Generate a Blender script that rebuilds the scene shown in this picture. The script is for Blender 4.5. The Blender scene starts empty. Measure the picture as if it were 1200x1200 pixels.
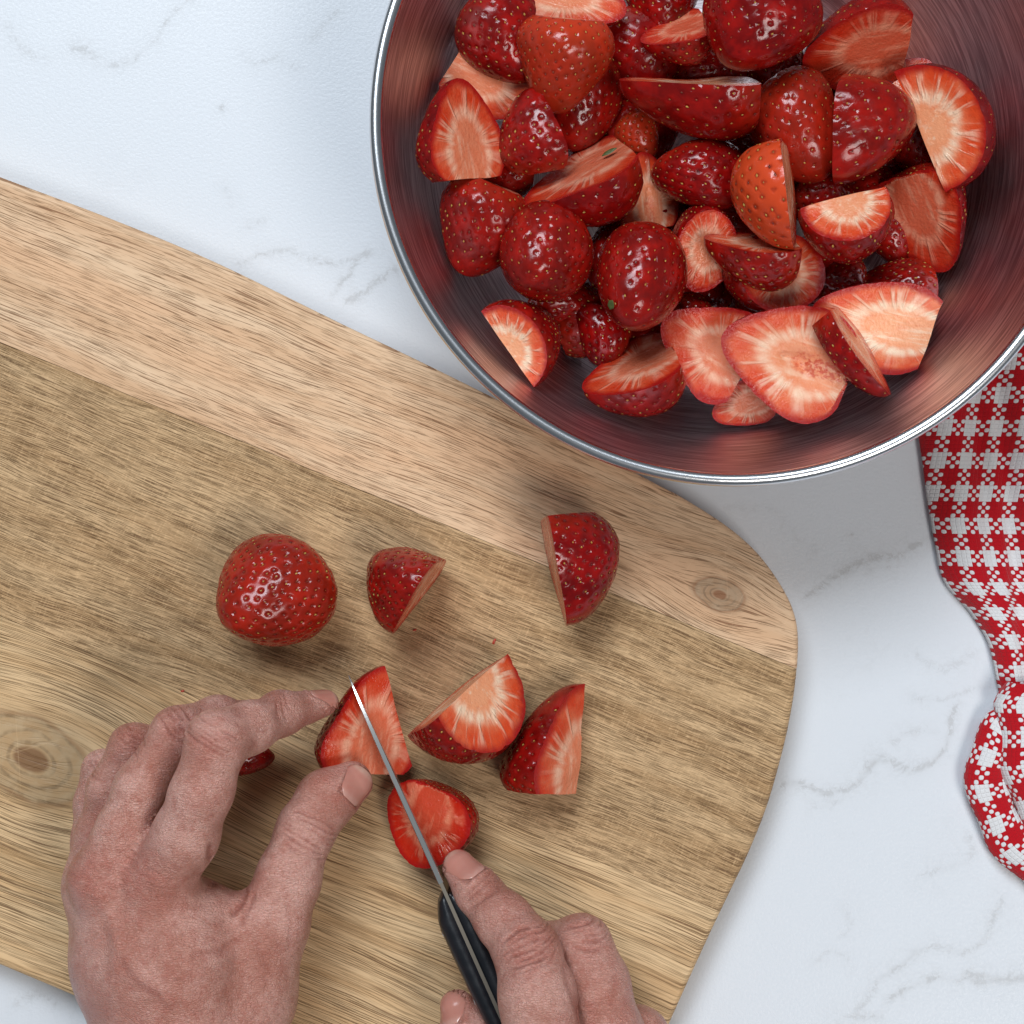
import bpy, bmesh, math, random
import numpy as np
from mathutils import Vector, Matrix
random.seed(7); RNG = np.random.default_rng(7)
scene = bpy.context.scene
R = math.radians

# ------------------------------------------------------------------ camera
# metres; x right, y up in the picture, z towards the lens; counter top at z = 0
MM = 0.001
ZB = 16.0                  # board thickness, mm
HC = 600.0                 # camera above the board, mm
cam_d = bpy.data.cameras.new('camera'); cam = bpy.data.objects.new('camera', cam_d)
scene.collection.objects.link(cam); scene.camera = cam
cam.location = (0, 0, (HC + ZB) * MM)
cam_d.sensor_width = 36; cam_d.lens = 36 * HC / 300.0
cam_d.clip_start = 0.01; cam_d.clip_end = 20

# ------------------------------------------------------------------ light
world = bpy.data.worlds.new('World'); scene.world = world; world.use_nodes = True
bg = world.node_tree.nodes['Background']
bg.inputs[0].default_value = (0.78, 0.90, 1.0, 1); bg.inputs[1].default_value = 0.125

def area(name, loc, target, size, size_y, power, col):
    l = bpy.data.lights.new(name, 'AREA'); l.shape = 'RECTANGLE'
    l.size = size; l.size_y = size_y; l.energy = power; l.color = col
    o = bpy.data.objects.new(name, l); scene.collection.objects.link(o)
    o.location = loc
    o.rotation_euler = (Vector(target) - Vector(loc)).to_track_quat('-Z', 'Y').to_euler()
    return o
area('window_light', (-0.38, 1.05, 1.85), (0.0, 0.0, 0.0), 1.0, 0.75, 38, (0.84, 0.92, 1.0))
area('room_light', (0.75, -0.85, 1.9), (0.0, 0.0, 0.0), 0.70, 0.70, 17.5, (1.0, 0.965, 0.93))

vs = scene.view_settings
vs.view_transform = 'Standard'; vs.look = 'None'; vs.exposure = 0.0; vs.gamma = 1.0
vs.use_curve_mapping = False
scene.cycles.max_bounces = 6; scene.cycles.glossy_bounces = 4; scene.cycles.diffuse_bounces = 3
scene.cycles.caustics_reflective = True

# ------------------------------------------------------------------ helpers
def K(zb):                       # mm per photo pixel at height zb above the board
    return 0.25 * (HC - zb) / HC
def P(px, py, zc=ZB):            # photo pixel + height above counter -> mm
    k = K(zc - ZB)
    return np.array([(px - 600) * k, (600 - py) * k, zc])

def link(o, parent=None):
    scene.collection.objects.link(o)
    if parent is not None: o.parent = parent
    return o
def mesh_np(name, V, F, mat=None, parent=None, smooth=True, attrs=None):
    me = bpy.data.meshes.new(name)
    V = np.asarray(V, dtype=np.float64) * MM
    if isinstance(F, np.ndarray):
        me.vertices.add(len(V)); me.vertices.foreach_set('co', V.ravel())
        n, k = F.shape
        me.loops.add(n * k); me.loops.foreach_set('vertex_index', F.ravel().astype(np.int32))
        me.polygons.add(n); me.polygons.foreach_set('loop_start', np.arange(0, n * k, k, dtype=np.int32))
        me.update(calc_edges=True)
    else:
        me.from_pydata(V.tolist(), [], F); me.update()
    if smooth: me.polygons.foreach_set('use_smooth', np.ones(len(me.polygons), dtype=bool))
    for an, (typ, data) in (attrs or {}).items():
        a = me.attributes.new(an, typ, 'POINT')
        a.data.foreach_set('vector' if typ == 'FLOAT_VECTOR' else 'value', np.asarray(data, dtype=np.float32).ravel())
    if mat: me.materials.append(mat)
    o = bpy.data.objects.new(name, me)
    return link(o, parent)
def empty(name, loc=(0, 0, 0)):
    o = bpy.data.objects.new(name, None); o.empty_display_size = 0.01
    o.location = Vector(loc) * MM
    return link(o)
def tag(o, label=None, cat=None, group=None, kind=None):
    if label: o['label'] = label
    if cat: o['category'] = cat
    if group: o['group'] = group
    if kind: o['kind'] = kind
    return o

class NT:                        # small node-writing helper
    def __init__(s, name):
        s.m = bpy.data.materials.new(name); s.m.use_nodes = True
        s.t = s.m.node_tree; s.b = s.t.nodes['Principled BSDF']; s.out = s.t.nodes['Material Output']
    def n(s, typ, ins=None, **kw):
        nd = s.t.nodes.new(typ)
        for k, v in kw.items(): setattr(nd, k, v)
        for k, v in (ins or {}).items(): s.put(nd.inputs[k], v)
        return nd
    def put(s, sock, v):
        if isinstance(v, bpy.types.NodeSocket): s.t.links.new(v, sock)
        else:
            if sock.type == 'RGBA' and len(v) == 3: v = (*v, 1)
            sock.default_value = v
    def math(s, op, a, b=0.0, c=0.0, clamp=False):
        nd = s.n('ShaderNodeMath', operation=op, use_clamp=clamp)
        s.put(nd.inputs[0], a); s.put(nd.inputs[1], b); s.put(nd.inputs[2], c); return nd.outputs[0]
    def vmath(s, op, a, b=(0, 0, 0), out=0, scale=None):
        nd = s.n('ShaderNodeVectorMath', operation=op)
        s.put(nd.inputs[0], a); s.put(nd.inputs[1], b)
        if scale is not None: s.put(nd.inputs[3], scale)
        return nd.outputs[out]
    def ss(s, v, lo, hi, a=0.0, b=1.0):
        nd = s.n('ShaderNodeMapRange', interpolation_type='SMOOTHSTEP')
        for i, x in enumerate((v, lo, hi, a, b)): s.put(nd.inputs[i], x)
        return nd.outputs[0]
    def mix(s, f, a, b, mode='MIX'):
        nd = s.n('ShaderNodeMix', data_type='RGBA', blend_type=mode)
        s.put(nd.inputs[0], f); s.put(nd.inputs[6], a); s.put(nd.inputs[7], b); return nd.outputs[2]
    def noise(s, vec, scale, detail=2.0, rough=0.5, dist=0.0, col=False):
        nd = s.n('ShaderNodeTexNoise', {'Vector': vec, 'Scale': scale, 'Detail': detail, 'Roughness': rough, 'Distortion': dist})
        return nd.outputs['Color' if col else 'Fac']
    def ramp(s, f, stops):
        nd = s.n('ShaderNodeValToRGB'); s.put(nd.inputs[0], f)
        e = nd.color_ramp.elements
        while len(e) < len(stops): e.new(0.5)
        for el, (p, c) in zip(e, stops): el.position = p; el.color = (*c, 1)
        return nd.outputs[0]
    def attr(s, name, out='Fac'):
        return s.n('ShaderNodeAttribute', attribute_name=name).outputs[out]
    def objco(s): return s.n('ShaderNodeTexCoord').outputs['Object']
    def sep(s, v): return s.n('ShaderNodeSeparateXYZ', {0: v}).outputs
    def comb(s, x, y, z): return s.n('ShaderNodeCombineXYZ', {0: x, 1: y, 2: z}).outputs[0]
    def bump(s, h, dist, strength=1.0, normal=None):
        nd = s.n('ShaderNodeBump', {'Height': h, 'Distance': dist, 'Strength': strength})
        if normal is not None: s.put(nd.inputs['Normal'], normal)
        return nd.outputs[0]
    def set(s, **kw):
        for k, v in kw.items(): s.put(s.b.inputs[k.replace('_', ' ')], v)
        return s.m

# ------------------------------------------------------------------ materials
def mat_marble():
    t = NT('marble'); co = t.vmath('SCALE', t.objco(), scale=1000.0)
    warp = t.vmath('SCALE', t.vmath('SUBTRACT', t.noise(co, 0.03, 4, 0.6, col=True), (.5, .5, .5)), scale=26.0)
    cw = t.vmath('ADD', co, warp)
    v = t.attr('vein')
    brk = t.noise(co, 0.16, 4, 0.65)
    rdg = t.noise(t.vmath('ADD', co, t.vmath('SCALE', t.noise(co, .09, 3, .6, col=True), scale=9.0)), 0.11, 6, 0.68)
    rdg = t.ss(t.math('ABSOLUTE', t.math('SUBTRACT', rdg, 0.5)), 0.0, 0.045, 1, 0)
    v2 = t.math('ADD', t.math('MULTIPLY', t.math('POWER', v, 2.2), t.ss(brk, 0.38, 0.60)), t.math('MULTIPLY', t.math('MULTIPLY', v, 1.1), rdg))
    v2 = t.math('ADD', v2, t.math('MULTIPLY', v, .40), clamp=True)
    n1 = t.noise(cw, 0.022, 5, 0.6)
    thin = t.ss(t.math('ABSOLUTE', t.math('SUBTRACT', n1, 0.5)), 0.0, 0.022, 1, 0)
    msk = t.ss(t.noise(co, 0.012, 2), 0.50, 0.68)
    thin = t.math('MULTIPLY', t.math('MULTIPLY', thin, msk), t.ss(brk, 0.40, 0.65))
    cloud = t.math('MULTIPLY', t.ss(t.noise(cw, 0.035, 5, 0.62), 0.52, 0.78), t.ss(t.noise(co, 0.008, 2), .45, .62))
    tot = t.math('ADD', t.math('ADD', t.math('MULTIPLY', v2, 0.46), t.math('MULTIPLY', thin, 0.05)), t.math('MULTIPLY', cloud, 0.07), clamp=True)
    col = t.mix(tot, (0.695, 0.72, 0.755), (0.37, 0.36, 0.35))
    fine = t.noise(co, 1.1, 3, 0.6)
    return t.set(Base_Color=col, Roughness=t.ss(fine, .3, .7, .34, .46), Normal=t.bump(fine, 0.0003, 0.28))

def mat_wood(name, light, dark, deep, dens, dash_u, dash_v, knot=None, pink=None, saw=0.0, lo=.56, hi=.70):
    """grain runs along u (22.3 degrees down to the right in the picture)"""
    t = NT(name)
    mp = t.n('ShaderNodeMapping', {'Vector': t.vmath('SCALE', t.objco(), scale=1000.0), 'Rotation': (0, 0, R(22.3))}).outputs[0]
    x, y, z = t.sep(mp)
    y = t.math('ADD', y, t.math('MULTIPLY', z, 0.8))      # grain goes on down the sides
    wv = t.math('MULTIPLY', t.math('SUBTRACT', t.noise(t.comb(t.math('MULTIPLY', x, .010), t.math('MULTIPLY', y, .03), 0), 1.0, 2.5), .5), 9.0)
    kd = None
    if knot is not None:
        p = P(*knot[:2]); a = R(22.3)
        ku = p[0] * math.cos(a) - p[1] * math.sin(a); kv = p[0] * math.sin(a) + p[1] * math.cos(a) + .8 * ZB
        du = t.math('SUBTRACT', x, ku); dv = t.math('SUBTRACT', y, kv)
        sc = knot[2]
        r2 = t.math('ADD', t.math('POWER', t.math('MULTIPLY', du, .62 / sc), 2.0), t.math('POWER', t.math('MULTIPLY', dv, 1.0 / sc), 2.0))
        kd = t.math('SQRT', r2)
        kd = t.math('ADD', kd, t.math('MULTIPLY', t.math('SUBTRACT', t.noise(mp, .10 * 6 / sc, 2), .5), .45))
        pull = t.math('EXPONENT', t.math('MULTIPLY', r2, -0.16))
        y2 = t.math('SUBTRACT', y, t.math('MULTIPLY', dv, t.math('MULTIPLY', pull, .85)))
    else: y2 = y
    yw = t.math('ADD', y2, wv)
    g = lambda fu, fv, off=0.0: t.comb(t.math('MULTIPLY', x, fu), t.math('MULTIPLY', yw, fv), off)
    band = t.noise(g(.008, .13), 1.0, 4, .6)
    band2 = t.noise(g(.02, .5, 7.), 1.0, 3, .6)
    col = t.mix(t.ss(band, .34, .68), light, dark)
    col = t.mix(t.math('MULTIPLY', t.ss(band2, .45, .75), .30), col, dark)
    if pink is not None:
        col = t.mix(t.math('MULTIPLY', t.ss(t.noise(g(.015, .06, 3.), 1.0, 3), .45, .65), .75), col, pink)
    # pores: short dark dashes
    d1 = t.noise(g(dash_u, dash_v, 11.), 1.0, 2.5, .6)
    d2 = t.noise(g(dash_u * 2.3, dash_v * 1.9, 23.), 1.0, 1.5, .5)
    dm = t.noise(g(.02, .09, 31.), 1.0, 3, .6)
    p1 = t.math('MULTIPLY', t.ss(d1, lo, hi), t.ss(dm, .24, .52))
    p2 = t.math('MULTIPLY', t.ss(d2, .57, .68), .50)
    pores = t.math('MAXIMUM', p1, p2)
    col = t.mix(t.math('MULTIPLY', pores, dens), col, deep)
    if saw:
        sw = t.math('MULTIPLY', t.noise(t.comb(t.math('MULTIPLY', x, 1.9), t.math('MULTIPLY', yw, .22), 5.), 1.0, 2, .5), t.noise(g(.25, 2.2, 8.), 2.0, 1))
        col = t.mix(t.math('MULTIPLY', t.ss(sw, .26, .42), saw * 1.6), col, tuple(min(1, c * 1.2) for c in light))
        blot = t.noise(g(.03, .08, 9.), 1.0, 4, .6)
        col = t.mix(t.math('MULTIPLY', t.ss(blot, .50, .72), .28), col, tuple(c * .75 for c in dark))
    if kd is not None:
        ring = t.math('SINE', t.math('MULTIPLY', kd, 21.0))
        kc = t.mix(t.ss(ring, .2, 1), tuple(c * .70 for c in dark), tuple(c * .42 for c in dark))
        kc = t.mix(t.ss(t.noise(mp, .25, 3), .35, .7), kc, tuple(c * .62 for c in light))
        kc = t.mix(t.ss(kd, .20, .32, .9, 0), kc, tuple(c * 1.3 for c in deep))
        kc = t.mix(t.ss(t.math('ABSOLUTE', t.math('SUBTRACT', kd, 1.05)), .0, .10, .55, 0), kc, tuple(c * 1.6 for c in deep))
        col = t.mix(t.ss(kd, .95, 1.35, .88, 0), col, kc)
    for ang, off in ((64, 3.), (100, 8.), (-38, 14.)):        # faint knife scars
        q = t.n('ShaderNodeMapping', {'Vector': mp, 'Rotation': (0, 0, R(ang))}).outputs[0]; qx, qy, _ = t.sep(q)
        sc_ = t.noise(t.comb(t.math('MULTIPLY', qx, .022), t.math('MULTIPLY', qy, 1.5), off), 1.0, 0, 0)
        col = t.mix(t.math('MULTIPLY', t.ss(sc_, .765, .80), .13), col, tuple(min(1, c * 1.15) for c in light))
    h = t.math('SUBTRACT', t.math('MULTIPLY', band2, .4), pores)
    return t.set(Base_Color=col, Roughness=t.ss(pores, 0, 1, .50, .68), Specular_IOR_Level=.38, Normal=t.bump(h, 0.00022, .8))

def mat_skin_berry():
    t = NT('strawberry_skin')
    sd = t.attr('seed'); bp = t.attr('bp', 'Vector')
    oi = t.n('ShaderNodeObjectInfo'); oc = t.sep(oi.outputs['Color'])      # r: light orange skin, g: flesh paleness
    co = t.objco()
    z = t.sep(bp)[2]
    col = t.mix(t.ss(t.noise(bp, 2.2, 3, .6), .35, .7), (0.150, 0.0014, 0.0024), (0.345, 0.0042, 0.0034))
    base_w = t.math('MULTIPLY', t.ss(t.math('ADD', z, t.math('MULTIPLY', t.noise(bp, 3.), .4)), .10, -.40), t.math('ADD', .30, t.math('MULTIPLY', oc[0], 1.4)), clamp=True)
    col = t.mix(base_w, col, (0.50, 0.030, 0.009))
    col = t.mix(t.math('MULTIPLY', oc[0], .85), col, (0.72, 0.075, 0.020))
    col = t.mix(t.ss(sd, .026, .050, .45, 0), col, (0.13, 0.002, 0.004))
    fine = t.noise(co, 1500, 2.5, .6)
    h = t.math('ADD', t.math('MULTIPLY', t.ss(sd, .018, .062), .60), t.math('MULTIPLY', fine, .16))
    return t.set(Base_Color=col, Roughness=t.ss(t.noise(co, 220, 2), .35, .7, .13, .27), Specular_IOR_Level=.42,
                 Normal=t.bump(h, 0.00034, .8))

def mat_flesh():
    t = NT('strawberry_flesh')
    d = t.attr('sdir', 'Vector'); rho = t.attr('rho'); bp = t.attr('bp', 'Vector')
    oc = t.sep(t.n('ShaderNodeObjectInfo').outputs['Color']); pale = oc[1]
    wob = t.math('MULTIPLY', t.math('SUBTRACT', t.noise(d, 3.2, 3, .6), .5), .30)
    rw = t.math('ADD', rho, wob)
    s1 = t.noise(d, 7.5, 1.5, .5); s2 = t.noise(d, 19.0, 1.0, .5)
    streak = t.math('MULTIPLY', t.ss(t.math('ADD', t.math('MULTIPLY', s1, .7), t.math('MULTIPLY', s2, .3)), .49, .63),
                    t.math('MULTIPLY', t.ss(rw, .40, .56), t.ss(rw, .96, .74)))
    ring = t.math('MULTIPLY', t.ss(rw, .34, .48), t.ss(rw, .66, .50))
    red = t.mix(pale, (0.50, 0.010, 0.004), (0.74, 0.080, 0.020))
    mid = t.mix(pale, (0.56, 0.026, 0.009), (0.88, 0.32, 0.145))
    wht = t.mix(pale, (0.76, 0.20, 0.095), (0.97, 0.83, 0.60))
    core = t.mix(pale, (0.55, 0.034, 0.012), (0.90, 0.41, 0.21))
    col = t.mix(t.ss(rw, .42, .80), mid, red)
    col = t.mix(t.ss(rw, .46, .26), col, core)
    bx, by, bz = t.sep(bp)
    strand = t.noise(t.comb(t.math('MULTIPLY', bx, 7.), t.math('MULTIPLY', by, 7.), t.math('MULTIPLY', bz, 1.1)), 1.0, 3, .6)
    col = t.mix(t.math('MULTIPLY', t.math('MULTIPLY', t.ss(strand, .50, .68), t.ss(rw, .46, .30)), .55), col, wht)
    col = t.mix(t.math('MULTIPLY', t.ss(t.noise(bp, 2.6, 3), .40, .68), .45), col, mid)
    col = t.mix(t.math('MULTIPLY', ring, t.ss(t.noise(d, 5.0, 2), .30, .64, .20, .78)), col, wht)
    col = t.mix(t.math('MULTIPLY', streak, .46), col, wht)
    col = t.mix(t.math('MULTIPLY', t.ss(t.noise(bp, 9.0, 4, .65), .52, .75), .30), col, red)
    hol = t.math('MULTIPLY', t.ss(rw, .22, .10), oc[2])
    col = t.mix(t.math('MULTIPLY', hol, t.ss(t.noise(bp, 14., 3), .35, .6)), col, (0.60, 0.10, 0.05))
    edge = t.ss(t.math('ADD', rho, t.math('MULTIPLY', t.math('SUBTRACT', s1, .5), .12)), .82, .985)
    col = t.mix(edge, col, (0.38, 0.010, 0.008))
    co = t.objco()
    wet = t.noise(co, 850, 3, .65)
    h = t.math('ADD', t.math('MULTIPLY', streak, .5), t.math('MULTIPLY', wet, .8))
    return t.set(Base_Color=col, Roughness=t.ss(t.noise(co, 260, 2), .35, .65, .12, .30), Specular_IOR_Level=.36,
                 Normal=t.bump(h, 0.0005, .8))

def mat_seed():
    t = NT('strawberry_seed')
    r = t.n('ShaderNodeNewGeometry').outputs['Random Per Island']
    return t.set(Base_Color=t.ramp(r, [(0, (.12, .012, .008)), (.35, (.26, .06, .015)), (.6, (.46, .22, .04)), (1, (.58, .38, .08))]), Roughness=.35)

def mat_steel():
    t = NT('brushed_steel')
    co = t.vmath('SCALE', t.objco(), scale=1000.0)
    x, y, z = t.sep(co)
    rr = t.math('SQRT', t.math('ADD', t.math('MULTIPLY', x, x), t.math('MULTIPLY', y, y)))
    cx = t.math('DIVIDE', x, t.math('MAXIMUM', rr, .5)); cy = t.math('DIVIDE', y, t.math('MAXIMUM', rr, .5))
    prof = t.math('ADD', rr, t.math('MULTIPLY', z, .9))
    def brush(a, p, off):   # circular brushing without a seam
        return t.noise(t.comb(t.math('ADD', t.math('MULTIPLY', cx, a), off), t.math('MULTIPLY', cy, a), t.math('MULTIPLY', prof, p)), 1.0, 2, .6)
    b = brush(4.0, 1.0, 0.); b2 = brush(7.0, 2.3, 4.); b3 = brush(1.8, .16, 9.)
    h = t.math('ADD', b, t.math('MULTIPLY', b2, .8))
    col = t.mix(t.ss(h, .72, 1.10), (.54, .48, .515), (.96, .92, .94))
    col = t.mix(t.math('MULTIPLY', t.ss(b3, .5, .75), .30), col, (.42, .36, .40))
    tan = t.n('ShaderNodeTangent', direction_type='RADIAL', axis='Z').outputs[0]
    smear = t.noise(co, .05, 4, .6)
    return t.set(Base_Color=col, Metallic=1.0, Tangent=tan, Roughness=t.math('ADD', t.ss(smear, .3, .7, .38, .47), t.math('MULTIPLY', b2, .12)),
                 Anisotropic=.6, Normal=t.bump(h, 0.00006, .45))
def mat_rim():
    t = NT('polished_steel')
    return t.set(Base_Color=(.78, .78, .80), Metallic=1.0, Roughness=.24)
def mat_blade():
    t = NT('knife_steel'); co = t.objco()
    return t.set(Base_Color=(.62, .61, .58), Metallic=1.0, Roughness=.26)
def mat_black():
    t = NT('black_handle'); co = t.objco()
    return t.set(Base_Color=(.010, .011, .014), Roughness=t.ss(t.noise(co, 300, 3), .3, .7, .28, .45), Normal=t.bump(t.noise(co, 2500, 2), .0001, .3))

def mat_hand():
    t = NT('hand_skin'); co = t.vmath('SCALE', t.objco(), scale=1000.0)
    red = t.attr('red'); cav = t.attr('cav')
    m1 = t.noise(co, .055, 5, .65); m2 = t.noise(co, .35, 4, .65); m3 = t.noise(co, 1.3, 3, .6)
    col = t.mix(t.ss(m1, .35, .68), (.770, .425, .345), (.520, .215, .155))
    col = t.mix(t.math('MULTIPLY', t.ss(m2, .46, .72), .55), col, (.50, .175, .125))
    col = t.mix(t.math('MULTIPLY', t.ss(m3, .58, .75), .35), col, (.64, .38, .29))
    col = t.mix(t.math('MULTIPLY', red, t.ss(m2, .3, .65, .25, .75)), col, (.54, .175, .13))
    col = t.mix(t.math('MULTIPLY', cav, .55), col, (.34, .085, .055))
    spots = t.ss(t.noise(co, .55, 1, .4), .72, .78)
    col = t.mix(t.math('MULTIPLY', spots, .4), col, (.33, .12, .07))
    # crossed fine creases of the skin
    mp = t.n('ShaderNodeMapping', {'Vector': co, 'Rotation': (0, 0, R(-12)), 'Scale': (.75, 1.9, .9)}).outputs[0]
    vo = t.n('ShaderNodeTexVoronoi', {'Vector': t.vmath('ADD', mp, t.vmath('SCALE', t.noise(co, .4, 2, col=True), scale=1.6)), 'Scale': .95}, feature='DISTANCE_TO_EDGE').outputs['Distance']
    vo2 = t.n('ShaderNodeTexVoronoi', {'Vector': co, 'Scale': 2.1}, feature='DISTANCE_TO_EDGE').outputs['Distance']
    cre = t.math('ADD', t.math('MULTIPLY', t.ss(vo, 0, .16), .65), t.math('MULTIPLY', t.ss(vo2, 0, .2), .35))
    hx, hy, hz_ = t.sep(t.vmath('ADD', co, t.vmath('SCALE', t.noise(co, .12, 2, col=True), scale=5.0)))
    m4 = t.noise(t.comb(t.math('MULTIPLY', hx, .45), t.math('MULTIPLY', hy, 2.3), t.math('MULTIPLY', hz_, 1.0)), 1.0, 3, .6)
    h = t.math('ADD', t.math('ADD', cre, t.math('MULTIPLY', m3, .7)), t.math('MULTIPLY', m4, 1.3))
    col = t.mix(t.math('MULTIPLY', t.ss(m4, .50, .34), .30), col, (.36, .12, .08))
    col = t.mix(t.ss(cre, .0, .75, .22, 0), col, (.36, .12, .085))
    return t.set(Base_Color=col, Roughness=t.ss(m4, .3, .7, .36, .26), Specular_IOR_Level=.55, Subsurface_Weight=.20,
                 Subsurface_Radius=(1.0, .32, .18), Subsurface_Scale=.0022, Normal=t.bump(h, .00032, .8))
def mat_nail():
    t = NT('fingernail'); co = t.vmath('SCALE', t.objco(), scale=1000.0)
    uu = t.attr('nu')
    col = t.mix(t.ss(uu, .80, .93), (.54, .235, .18), (.63, .38, .29))
    col = t.mix(t.ss(uu, .22, .05), col, (.58, .31, .25))
    col = t.mix(t.math('MULTIPLY', t.ss(t.noise(co, .5, 3), .4, .7), .4), col, (.52, .20, .155))
    return t.set(Base_Color=col, Roughness=.20, Specular_IOR_Level=.55, Subsurface_Weight=.15, Subsurface_Radius=(1, .4, .3), Subsurface_Scale=.001)

def mat_gingham():
    t = NT('red_white_gingham')
    uv = t.attr('cloth_uv', 'Vector'); u, v, _ = t.sep(uv)     # mm along the cloth
    PU = 7.8; PV = 9.8; TU = PU / 6; TV = PV / 8
    def stripe(c, per): return t.math('GREATER_THAN', t.math('FRACT', t.math('DIVIDE', c, per)), .5)
    cu = t.math('FLOOR', t.math('DIVIDE', u, TU)); cv = t.math('FLOOR', t.math('DIVIDE', v, TV))
    par = t.math('MODULO', t.math('ADD', t.math('ADD', cu, cv), 4000.0), 2.0)
    ch = t.math('GREATER_THAN', par, .5)
    su = stripe(t.math('MULTIPLY', t.math('ADD', cu, .5), TU), PU); sv = stripe(t.math('MULTIPLY', t.math('ADD', cv, .5), TV), PV)
    fu = t.math('FRACT', t.math('DIVIDE', u, TU)); fv = t.math('FRACT', t.math('DIVIDE', v, TV))
    rd = lambda q: t.math('ABSOLUTE', t.math('SUBTRACT', q, .5)); rad = t.math('SQRT', t.math('ADD', t.math('POWER', rd(fu), 2.0), t.math('POWER', rd(fv), 2.0)))
    pill = t.math('MULTIPLY', t.ss(rd(fu), .5, .30), t.ss(rd(fv), .5, .30))
    both = t.math('MULTIPLY', su, sv); anyr = t.math('MAXIMUM', su, sv)
    dot = t.math('MULTIPLY', ch, t.ss(rad, .60, .44)); f = t.math('MAXIMUM', both, t.math('MULTIPLY', anyr, t.math('SUBTRACT', 1.0, dot)))
    fib = t.noise(t.vmath('MULTIPLY', uv, (1., 1., 0.)), 2.4, 3, .7)
    red = t.mix(fib, (.42, .004, .010), (.60, .010, .018)); wh = t.mix(fib, (.70, .69, .69), (.86, .85, .85))
    col = t.mix(f, wh, red)
    thr = t.math('SINE', t.math('MULTIPLY', t.math('ADD', t.math('MULTIPLY', u, ch), t.math('MULTIPLY', v, t.math('SUBTRACT', 1., ch))), 21.0))
    h = t.math('ADD', pill, t.math('ADD', t.math('MULTIPLY', thr, .12), t.math('MULTIPLY', fib, .5)))
    return t.set(Base_Color=col, Roughness=.92, Specular_IOR_Level=.15, Sheen_Weight=.15, Normal=t.bump(h, .00022, .6))

def mat_plain(name, col, rough):
    t = NT(name); co = t.objco()
    return t.set(Base_Color=t.mix(t.noise(co, 900, 3), tuple(c * .7 for c in col), tuple(min(1, c * 1.25) for c in col)), Roughness=rough)

M = dict(marble=mat_marble(),
  wood_top=mat_wood('wood_light_pinkish', (.81, .555, .345), (.68, .410, .225), (.210, .074, .024), .72, .048, 2.8, knot=(843, 697, 4.4), pink=(.78, .465, .26), lo=.57, hi=.63),
  wood_mid=mat_wood('wood_olive_brown', (.65, .425, .222), (.465, .275, .125), (.120, .048, .015), .76, .075, 4.0, saw=.38, lo=.52, hi=.61),
  wood_low=mat_wood('wood_yellowish', (.78, .535, .292), (.64, .395, .188), (.140, .056, .017), .80, .026, 3.4, knot=(35, 890, 11.5), lo=.53, hi=.60),
  skin=mat_skin_berry(), flesh=mat_flesh(), seed=mat_seed(), steel=mat_steel(), rim=mat_rim(), blade=mat_blade(),
  black=mat_black(), hand=mat_hand(), nail=mat_nail(), cloth=mat_gingham(),
  green=mat_plain('green_leaf_bit', (.07, .09, .02), .5), juice=mat_plain('dried_juice', (.26, .07, .025), .35), pulp=mat_plain('berry_pulp', (.50, .06, .03), .3))

# ------------------------------------------------------------------ smooth noise for geometry
class SineNoise:
    def __init__(s, seed, n, fmin, fmax):
        r = np.random.default_rng(seed)
        k = r.normal(size=(n, 3)); k /= np.linalg.norm(k, axis=1)[:, None]
        s.k = k * r.uniform(fmin, fmax, n)[:, None]; s.p = r.uniform(0, 6.28, n); s.n = n
    def __call__(s, X):
        return np.sin(X @ s.k.T + s.p).sum(1) / math.sqrt(s.n)

def catmull(pts, n):
    p = np.asarray(pts, float); m = len(p)
    q = np.vstack([2 * p[0] - p[1], p, 2 * p[-1] - p[-2]])
    d = np.concatenate([[0], np.cumsum(np.linalg.norm(np.diff(p[:, :2], axis=0), axis=1))])
    out = []
    for s in np.linspace(0, d[-1], n):
        i = min(max(int(np.searchsorted(d, s, 'right')) - 1, 0), m - 2)
        t = (s - d[i]) / max(d[i + 1] - d[i], 1e-9)
        a, b, c, e = q[i], q[i + 1], q[i + 2], q[i + 3]
        out.append(.5 * (2 * b + (c - a) * t + (2 * a - 5 * b + 4 * c - e) * t * t + (3 * b - a - 3 * c + e) * t ** 3))
    return np.array(out)

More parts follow.
